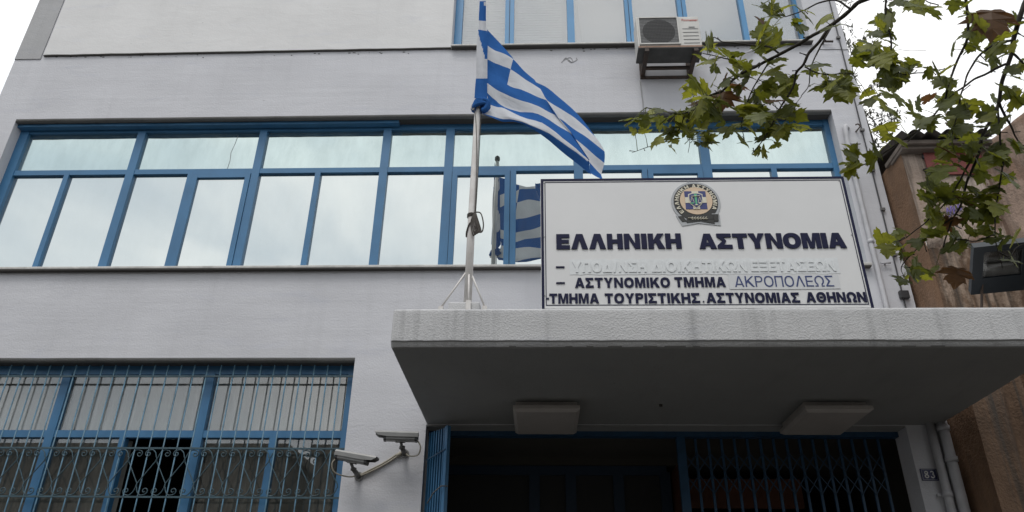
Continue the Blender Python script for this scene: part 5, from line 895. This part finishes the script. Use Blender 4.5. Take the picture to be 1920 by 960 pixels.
# ------------------------------------------------------------------ soffit lamps
for (x0, x1), lab in (((-.215, .350), 'square white ceiling lamp under the canopy before the open doorway'), ((2.215, 2.775), 'square white ceiling lamp under the canopy in front of the folding gate')):
    t = thing('ceiling_lamp', lab, 'ceiling lamp', ((x0+x1)/2, -.38, 3.63), 'lamps under the entrance canopy')
    one_box('base', M['diffuser'], t, x0+.02, x1-.02, -.70, -.06, 3.57, 3.628, ch=.004)
    b = MB(); y0, y1 = -.775, -.02; c = .03
    prof = [(x0+c, y0+c, 3.523), (x1-c, y0+c, 3.523), (x1-c, y1-c, 3.523), (x0+c, y1-c, 3.523)]; p2 = [(x0, y0, 3.545), (x1, y0, 3.545), (x1, y1, 3.545), (x0, y1, 3.545)]; p3 = [(x, y, 3.575) for x, y, z in p2]
    b.add(prof+p2+p3, [(0, 1, 2, 3), (8, 11, 10, 9)]+[(i, (i+1) % 4, 4+(i+1) % 4, 4+i) for i in range(4)]+[(4+i, 4+(i+1) % 4, 8+(i+1) % 4, 8+i) for i in range(4)])
    b.build('diffuser', M['diffuser'], t)
b = MB(); b.tube([(1.05, -.62, 3.632), (1.05, -.62, 3.612)], .014, 10); tag(b.build('ceiling_hook', M['iron']), 'small dark rusty stub sticking out of the canopy soffit between the lamps', 'hook')

# ------------------------------------------------------------------ pipes, lightning cable, small fittings
def pipe(label, pts, r, collars):
    t = thing('drainpipe', label, 'pipe', pts[-1], 'pipes on the wall corner')
    b = MB(); b.tube(pts, r, 14); b.build('tube', M['pipe'], t)
    for z in collars:
        q = min(pts, key=lambda p: abs(p[2]-z)); b = MB(); x, y = q[0], q[1]
        b.tube([(x, y, z-.022), (x, y, z+.022)], r*1.22, 14); b.build('collar', M['pipe'], t)
        b = MB(); b.box(x-r*2.1, x+r*.5, y+r*.6, .0, z-.012, z+.012); b.build('clip', M['pipe'], t)
pipe('thin grey drainpipe beside the house number plate', [(3.572, -.05, 3.66), (3.572, -.05, 2.9), (3.572, -.05, .02)], .036, (3.0, 1.4))
pipe('thick grey drainpipe on the building corner next to the brown wall', [(3.672, -.065, 3.72), (3.672, -.065, 2.9), (3.672, -.065, .02)], .047, (3.58, 3.30, 1.6))
t = thing('drainpipe', 'slim white conduit running down the wall from window height to behind the sign', 'pipe', (3.46, -.03, 3.93), 'pipes on the wall corner')
b = MB(); b.tube(catmull([(3.52, .0, 7.03), (3.478, -.028, 7.02), (3.455, -.03, 6.6), (3.452, -.03, 5.9), (3.452, -.03, 5.4), (3.455, -.03, 3.93)], 6), .026, 10); b.build('tube', M['pipe'], t)
for z in (6.4, 5.55, 4.6): b = MB(); b.tube([(3.453, -.03, z-.02), (3.453, -.03, z+.02)], .033, 10); b.build('clip', M['pipe'], t)
t = thing('lightning_cable', 'thin dark cable clipped down the edge of the building to a small black box', 'cable', (3.65, -.01, 4.9))
b = MB(); b.tube(catmull([(3.676, -.014, 11.5), (3.675, -.014, 9.0), (3.669, -.014, 7.5), (3.656, -.014, 6.0), (3.646, -.014, 5.0), (3.640, -.014, 3.93)], 6), .0075, 6); b.build('cable', M['cable'], t)
for z in (8.4, 7.75, 7.0, 6.45, 5.95, 5.4): b = MB(); b.box(3.645, 3.690, -.028, .0, z-.014, z+.014); b.build('clip', M['cammid'], t)
b = MB(); b.box(3.61, 3.70, -.045, .0, 4.90, 4.985, 0, .006); b.build('junction_box', M['camdark'], t)
hk = MB(); hk.tube(catmull([(3.60, .0, 6.99), (3.60, -.05, 6.98), (3.63, -.06, 7.02), (3.615, -.06, 7.05), (3.585, -.06, 7.04)], 5), .008, 7); tag(hk.build('wall_hook', M['iron']), 'rusty curled hook in the wall beside the second-floor window', 'hook')
hk = MB(); hk.tube([(3.49, -.03, 6.80), (3.60, -.03, 6.80)], .012, 8); hk.tube([(3.55, .0, 6.80), (3.55, -.03, 6.80)], .010, 6); tag(hk.build('wall_bracket', M['pipe']), 'short white pipe bracket just under the curled hook', 'bracket')
hk = MB(); hk.tube([(3.47, -.04, 8.32), (3.58, -.04, 8.315)], .013, 8); hk.tube([(3.47, .0, 8.32), (3.47, -.04, 8.32)], .013, 6); tag(hk.build('wall_bracket', M['iron']), 'dark iron stub on the wall level with the top window sill', 'bracket')
hk = MB(); hk.tube([(3.50, -.03, 5.30), (3.60, -.03, 5.30)], .010, 8); hk.tube([(3.55, .0, 5.30), (3.55, -.03, 5.30)], .009, 6); tag(hk.build('wall_bracket', M['pipe']), 'small grey bracket on the wall right of the sign, above the black box', 'bracket')

# house number
t = thing('number_plate', 'small navy enamel house number plate reading 83', 'number plate', (3.478, 0, 3.18))
b = MB(); b.box(3.405, 3.552, -.010, .0, 3.128, 3.232, 0, .003); b.build('plate', M['platenavy'], t)
b = MB(); x0, x1, z0, z1 = 3.413, 3.544, 3.136, 3.224
for a in ((x0, x1, z0, z0+.0015), (x0, x1, z1-.0015, z1), (x0, x0+.0015, z0+.0015, z1-.0015), (x1-.0015, x1, z0+.0015, z1-.0015)): b.box(a[0], a[1], -.0115, -.009, a[2], a[3])
b.build('border', M['white'], t)
b = MB(); Hh = .062; zb = 3.149
b.prism([ring(3.452, zb+.0165, .019, .0172, 24), ring(3.452, zb+.0165, .0095, .0085, 20)], -.0125, -.009)
b.prism([ring(3.452, zb+.0475, .0165, .0150, 24), ring(3.452, zb+.0475, .008, .0072, 20)], -.0128, -.009)
def arc3(cx, cz, r, t_, a0, a1): return ring(cx, cz, r, r, 18, a0, a1, end=True)+list(reversed(ring(cx, cz, r-t_, r-t_, 18, a0, a1, end=True)))
b.prism([arc3(3.503, zb+.0175, .0185, .0090, math.radians(-165), math.radians(85))], -.0125, -.009)
b.prism([arc3(3.503, zb+.0470, .0160, .0085, math.radians(-80), math.radians(165))], -.0128, -.009)
b.build('numeral', M['white'], t)

# ------------------------------------------------------------------ floodlight on the canopy end
fl = thing('floodlight', 'dark grey square floodlight mounted on the canopy end beside the sign', 'floodlight', (3.55, -1.55, 3.93))
e1 = Vector((.325, -.09, -.006)).normalized(); e2 = Vector((.10, .378, -.233)); e2 = (e2-e1*e2.dot(e1)).normalized(); nn = e1.cross(e2)
if nn.y > 0: nn = -nn
O = Vector((3.392, -1.72, 4.545)); WI, HE = .375, .45
def FT(u, v, w): return O+e1*u+e2*v-nn*w
def fbox(b, u0, u1, v0, v1, w0, w1, mi=0):
    vs = [FT(u, v, w) for w in (w0, w1) for v in (v0, v1) for u in (u0, u1)]
    b.add(vs, [(0, 2, 3, 1), (4, 5, 7, 6), (0, 1, 5, 4), (2, 6, 7, 3), (0, 4, 6, 2), (1, 3, 7, 5)], mi)
b = MB(); U0, U1, V0, V1 = .075, .345, .055, .30
fbox(b, 0, U0, 0, HE, 0, .03); fbox(b, U1, WI, 0, HE, 0, .03); fbox(b, U0, U1, 0, V0, .0005, .03); fbox(b, U0, U1, V1, HE, .0005, .03); fbox(b, .02, WI-.02, .02, HE-.02, .065, .08)
for a in ((.0, .02, 0, HE), (WI-.02, WI, 0, HE), (.02, WI-.02, 0, .02), (.02, WI-.02, HE-.02, HE)): fbox(b, *a, .03, .065)
b.build('housing', M['lampgrey'], fl)
b = MB(); fbox(b, U0-.01, U1+.01, V0-.01, V1+.01, .012, .016); b.build('cover_glass', M['lens'], fl)
b = MB(); n = 10; vs = []
for i in range(n+1):
    a = i/n; v = V0+(V1-V0)*a; w = .020+.04*math.sin(PI*a)**.7
    vs += [FT(U0, v, w), FT(U1, v, w)]
b.add(vs, [(2*i, 2*i+1, 2*i+3, 2*i+2) for i in range(n)], 0, True); b.build('reflector', M['reflector'], fl)
b = MB(); b.tube([FT(U0+.04, (V0+V1)/2+.03, .036), FT(U1-.04, (V0+V1)/2+.03, .036)], .013, 10); b.build('bulb', M['white'], fl)
b = MB(); b.box(3.46, 3.67, -1.21, -1.15, 3.915, 3.94); c1 = FT(.10, .22, .085); c2 = FT(WI-.10, .22, .085)
for c in (c1,): b.bar((c.x, c.y, c.z+.02), (min(c.x, 3.66), -1.18, 3.93), .03, .006, 0, (1, 0, 0))
b.build('bracket', M['iron'], fl)

# ------------------------------------------------------------------ old house next door
nb = thing('old_house', 'old brown house with peeling stucco and a tiled eave beside the grey building', 'house', (6.5, -.4, 0))
NX, NY = 3.785, -.42
def relief_wall(x0, x1, z0, z1, y, nx, nz, fn):
    b = MB(); vs = [(x0+(x1-x0)*i/nx, y+fn(x0+(x1-x0)*i/nx, z0+(z1-z0)*j/nz), z0+(z1-z0)*j/nz) for i in range(nx+1) for j in range(nz+1)]
    m = nz+1; b.add(vs, [(i*m+j, (i+1)*m+j, (i+1)*m+j+1, i*m+j+1) for i in range(nx) for j in range(nz)], 0, True); return b
# side wall (faces the grey building's corner), then the front in bands: corner strip, corrugated middle, taller right part
b = MB(); vs = []; ny, nz_ = 40, 90
for i in range(ny+1):
    for j in range(nz_+1):
        y = NY+(6-NY)*(i/ny)**2; z = 6.42*j/nz_; vs.append((NX+.012*noise.noise(Vector((y*2, z*1.5, 3))), y, z))
b.add(vs, [(i*(nz_+1)+j, (i+1)*(nz_+1)+j, (i+1)*(nz_+1)+j+1, i*(nz_+1)+j+1) for i in range(ny) for j in range(nz_)], 0, True)
b.build('side_wall', M['oldbrown'], nb)
relief_wall(NX, 4.62, 5.25, 6.42, NY, 30, 40, lambda x, z: .015*noise.noise(Vector((x*4, z*4, 1)))+(.03 if z < 5.28+.12*noise.noise(Vector((x*6, 4, 1))) else 0)).build('upper_wall', M['oldbeige'], nb)
def folds(x, z):
    k = max(0, min(1, (x-3.98)/.12)); return .022*noise.noise(Vector((x*3, z*1.2, 4)))+k*(.045*math.sin(x*2*PI/.17+2.2*noise.noise(Vector((x*2.5, z*.5, 2))))+.045*noise.noise(Vector((x*8, z*.3, 8))))
relief_wall(NX, 7.2, 0, 5.27, NY+.012, 260, 60, folds).build('lower_wall', M['oldrust'], nb)
gb = MB(); vs = []; GN = 70; GM = 36
gt = lambda x: min(6.40+(x-4.58)*.80, 8.15-(x-6.8)*.8)
for i in range(GN+1):
    x = 4.58+(9.0-4.58)*i/GN
    for j_ in range(GM+1):
        z = 5.2+(gt(x)-5.2)*j_/GM; e_ = 1 if j_ == GM else 0
        vs.append((x, NY-.05+.035*noise.noise(Vector((x*2.2, z*2.2, 6)))+.014*noise.noise(Vector((x*9, z*9, 2))), z+e_*.03*noise.noise(Vector((x*7, 1, 4)))))
gb.add(vs, [(i*(GM+1)+q, (i+1)*(GM+1)+q, (i+1)*(GM+1)+q+1, i*(GM+1)+q+1) for i in range(GN) for q in range(GM)], 0, True)
off = len(gb.v); gb.add([(x, y+.30, z) for x, y, z in vs], [(i*(GM+1)+q, (i+1)*(GM+1)+q, (i+1)*(GM+1)+q+1, i*(GM+1)+q+1) for i in range(GN) for q in range(GM)], 0, True)
tp = [i*(GM+1)+GM for i in range(GN+1)]; gb.f += [(a, b_, b_+off, a+off) for a, b_ in zip(tp, tp[1:])]; gb.m += [0]*GN; gb.s += [False]*GN
lf = list(range(GM+1)); gb.f += [(a, b_, b_+off, a+off) for a, b_ in zip(lf, lf[1:])]; gb.m += [0]*GM; gb.s += [False]*GM
gb.build('gable_wall', M['oldgable'], nb)
b = MB(); b.box(4.0, 4.60, NY-.028, NY-.012, 6.10, 6.405); b.build('painted_board', M['pink'], nb)
b = MB(); b.box(NX-.03, 4.66, NY-.14, NY+.3, 6.405, 6.45); b.box(NX-.02, 4.64, NY-.10, NY+.2, 6.37, 6.405); b.build('eave_board', M['wood_old'], nb)
b = MB(); vs = []; nx = 80
for i in range(nx+1):
    x = NX-.05+(4.72-NX)*i/nx; hgt = abs(math.sin((x-NX)/.17*PI))
    for yy, zz in ((NY-.22, 6.46), (NY+.8, 6.70), (NY+2.5, 7.1)): vs.append((x, yy, zz+.065*hgt))
b.add(vs, [(i*3+j, (i+1)*3+j, (i+1)*3+j+1, i*3+j+1) for i in range(nx) for j in range(2)], 0, True)
off = len(b.v); b.add([(x, y, z-.014) for x, y, z in vs], [(i*3+j, (i+1)*3+j, (i+1)*3+j+1, i*3+j+1) for i in range(nx) for j in range(2)], 0, True)
b.build('roof', M['tile'], nb)
b = MB(); b.box(7.2, 9.0, NY, NY+.1, 0, 5.2); b.box(8.95, 9.0, NY, 6, 0, 6.3); b.box(NX, 9, 5.95, 6, 0, 6.3); b.build('rear_wall', M['oldrust'], nb)
b = MB(); b.tube(catmull([(3.98, NY-.02, 6.15), (3.96, NY-.02, 5.95), (3.97, NY-.02, 5.75), (4.05, NY-.02, 5.55), (4.15, NY-.03, 5.45)], 5), .006, 6); b.tube([(3.97, NY, 6.17), (4.03, NY-.09, 6.13)], .016, 8); b.build('loose_wire', M['camdark'], nb)
b = MB(); b.tube([(4.02, NY+.01, 6.33), (4.02, NY-.025, 6.33)], .035, 12); b.build('fitting', M['camdark'], nb)
b = MB()
for k in range(4): b.tube(catmull([(4.06+.04*k, NY-.022, 5.62+.02*k), (4.075+.04*k, NY-.022, 5.70+.02*k), (4.09+.04*k, NY-.022, 5.62+.02*k), (4.07+.04*k, NY-.022, 5.60+.02*k)], 4), .006, 5)
b.build('graffiti', M['purple'], nb)

# ------------------------------------------------------------------ buildings across the street (they close the view behind and show in the glass)
def block(x0, x1, y, h, label, mat):
    t = thing('apartment_block', label, 'building', ((x0+x1)/2, y, 0)); b = MB(); b.box(x0, x1, y-9, y, 0, h); b.box(x0-.15, x1+.15, y-9.1, y+.25, h, h+.35); b.build('wall', mat, t)
    w0 = None; nx = int((x1-x0)/3.4)
    for fz in range(int(h//3.1)):
        for i in range(nx):
            x = x0+1.2+i*(x1-x0-1)/nx; z = 1.0+fz*3.1
            if w0 is None: q = MB(); q.box(x, x+1.4, y-.02, y+.03, z, z+1.5); w0 = q.build('window', M['lampgrey'], t); p0 = (x, z)
            else: dup(w0, t, (x-p0[0], 0, z-p0[1]))
block(-34, -9.5, -21, 8.5, 'beige apartment block across the street, mirrored in the barred window', M['blockwall'])
block(-8.5, 10, -21.5, 8.6, 'lower beige apartment block across the street facing the entrance', M['blockwall'])
block(11, 34, -21, 8.5, 'taller beige apartment block across the street beyond the plane tree', M['blockwall'])

# ------------------------------------------------------------------ plane tree whose boughs hang into view
pt = thing('plane_tree', 'plane tree with thin dark twigs and lobed green leaves turning yellow', 'tree', (4.9, -4.95, 0))
b = MB(); b.tube(catmull([(4.95, -4.95, 0), (4.85, -4.9, 1.4), (4.72, -4.85, 2.9), (4.35, -4.75, 4.6), (3.5, -4.65, 5.55), (2.95, -4.68, 5.85), (2.4, -4.6, 5.92), (1.6, -4.6, 6.25), (.6, -4.7, 6.7)], 5), [.19-.17*(i/40)**.7 for i in range(41)], 14); b.build('trunk', M['trunk'], pt)
b = MB(); b.tube(catmull([(4.72, -4.85, 2.9), (5.3, -5.2, 4.6), (6.2, -5.4, 6.4), (6.6, -5.5, 8.0)], 5), [.12-.006*i for i in range(16)], 10); b.tube(catmull([(4.6, -4.8, 3.6), (4.9, -4.0, 5.4), (5.4, -3.6, 7.4)], 5), [.09-.006*i for i in range(11)], 10); b.build('limb', M['trunk'], pt)
for br in BRANCHES:
    b = MB(); P4 = [Vector(p[:3]) for p in br]; pts = catmull(P4, 4); n = len(pts)
    rs = [br[min(int(i/4), len(br)-1)][3]*(1+.25*abs(noise.noise(Vector((i*.7, br[0][0], 0))))) for i in range(n)]
    pts = [p+Vector((noise.noise(p*9), noise.noise(p*9+Vector((7, 0, 0))), noise.noise(p*9+Vector((0, 7, 0)))))*.010 for p in pts]
    b.tube(pts, rs, 6)
    for i in range(3, n-1, 3):                       # knots and little side spurs with buds
        if random.random() < .55:
            d = Vector((random.uniform(-1, 1), random.uniform(-.6, .6), random.uniform(-1, .6))).normalized(); Ls = random.uniform(.015, .06)
            b.tube([pts[i], pts[i]+d*Ls*.7, pts[i]+d*Ls], [rs[i]*.6, .0022, .0034], 5)
    b.build('branch', M['bark'], pt)
def leaf_outline():
    ctrl = [(0, .0), (.10, -.04), (.30, -.10), (.42, -.02), (.40, .08), (.62, .06), (.78, .16), (.70, .24), (.92, .40), (.74, .42), (.66, .50), (.46, .44), (.36, .46), (.50, .62), (.46, .70), (.56, .84), (.40, .84), (.28, 1.02), (.20, 1.0), (.10, 1.18), (0, 1.32)]
    return ctrl+[(-x, y) for x, y in reversed(ctrl[1:-1])]
OUT = leaf_outline()
def leaf(mb, base, tip, nrm, size, mi, curl, rng):
    ax = (tip-base).normalized(); sd_ = ax.cross(nrm).normalized(); nrm = sd_.cross(ax).normalized()
    k = size/1.32; vs = []
    asym = rng.uniform(.88, 1.12)
    def pt_(x, y):
        w = abs(x); x2 = x*(asym if x > 0 else 2-asym); jx = x2*(1+rng.uniform(-.08, .08)); jy = y*(1+rng.uniform(-.05, .05))
        bend = -curl*(w*w*.55+(y-.4)**2*.35)+.10*w+rng.uniform(-.03, .03)
        return base+ax*jy*k+sd_*jx*k+nrm*bend*k
    o = [pt_(x, y) for x, y in OUT]; mid = [pt_(0, y) for y in (.12, .45, .80)]
    n = len(o); vs = mid+o; fs = []
    for i in range(n):
        y = (OUT[i][1]+OUT[(i+1) % n][1])/2; c = 0 if y < .27 else (1 if y < .66 else 2)
        y0, y1 = OUT[i][1], OUT[(i+1) % n][1]; fs.append((c, 3+i, 3+(i+1) % n))
    right = list(range(n))
    # bridge triangles between the three rib points
    def centre(i): y = (OUT[i][1]+OUT[(i+1) % n][1])/2; return 0 if y < .27 else (1 if y < .66 else 2)
    for i in range(n):
        a, c = centre(i), centre((i+1) % n)
        if a != c: fs.append((a, 3+(i+1) % n, c))
    mb.add(vs, fs, mi, False)
rng = random.Random(5)
lv = MB(); brown = MB(); pet = MB()
for i, (x, y, z, bx, by, bz) in enumerate(LEAVES):
    c = Vector((x, y, z)); bp = Vector((bx, by, bz)); size = rng.uniform(.062, .122)
    d = c-bp
    dirv = (d.normalized() if d.length > .02 else Vector((0, 0, 0)))*.7+Vector((rng.uniform(-.8, .8), rng.uniform(-.5, .5), rng.uniform(-.95, .35)))
    dirv.normalize()
    nrm = Vector((rng.uniform(-.7, .7), rng.uniform(-1.0, .15), rng.uniform(-.2, 1.0))).normalized()
    base = c-dirv*size*.5; pe = bp if (bp-base).length < .30 else base-dirv*.07
    r_ = rng.random()
    mi = 1 if r_ < .34 else (0 if r_ < .80 else 2)
    if x < 1.9 and r_ > .60: mi = 2
    if r_ > .988: mi = 3
    leaf(lv, base, c+dirv*size*.5, nrm, size, mi, rng.uniform(.0, .75), rng)
    m_ = pe.lerp(base, .5)+Vector((0, 0, .012)); pet.tube([pe, m_, base+dirv*.01], [.0022, .0016, .0014], 4, cap=False)
for c, sz in (((2.25, -4.2, 4.43), .20), ((2.168, -3.45, 3.417), .13), ((0.930, -3.62, 4.40), .10), ((1.053, -3.66, 4.417), .15)):
    c = Vector(c); leaf(lv, c+Vector((0, 0, sz*.5)), c-Vector((.05, 0, sz*.5)), Vector((-.2, -1, .1)), sz, 3, .9, rng)
lv.build('foliage', [M['leaf0'], M['leaf1'], M['leaf2'], M['leaf3']], pt, fix=False)
pet.build('leaf_stalks', M['leaf0'], pt, fix=False)

# ------------------------------------------------------------------ slender tree behind the building corner
bt = thing('slender_tree', 'thin grey-green tree showing above the building edge behind the old house', 'tree', (7.3, 6.2, 0))
b = MB(); b.tube(catmull([(7.3, 6.2, 0), (7.25, 6.2, 5), (7.15, 6.2, 9), (7.05, 6.2, 12), (6.95, 6.2, 14.6)], 5), [.14-.0065*i for i in range(21)], 8); b.build('trunk', M['bark'], bt)
fo_ = MB(); tw = MB()
for k in range(44):
    z = rng.uniform(9.6, 15.2); a = rng.uniform(0, 2*PI); L = rng.uniform(.25, .62)
    s0 = Vector((7.22-(z-12)*.05, 6.2, z)); e = s0+Vector((math.cos(a)*L, math.sin(a)*L, rng.uniform(-.1, .35)))
    tw.tube([s0, e], [.012, .004], 4, cap=False)
    for q in range(24):
        c = s0.lerp(e, rng.uniform(.35, 1.05))+Vector((rng.gauss(0, .07), rng.gauss(0, .07), rng.gauss(0, .08)))
        u = Vector((rng.uniform(-1, 1), rng.uniform(-1, 1), rng.uniform(-1, 1))).normalized(); w = u.orthogonal(); s_ = rng.uniform(.045, .085)
        fo_.add([c-u*s_, c+w*s_*.45, c+u*s_, c-w*s_*.45], [(0, 1, 2, 3)])
fo_.build('foliage', M['leaf4'], bt, fix=False); tw.build('twigs', M['bark'], bt, fix=False)
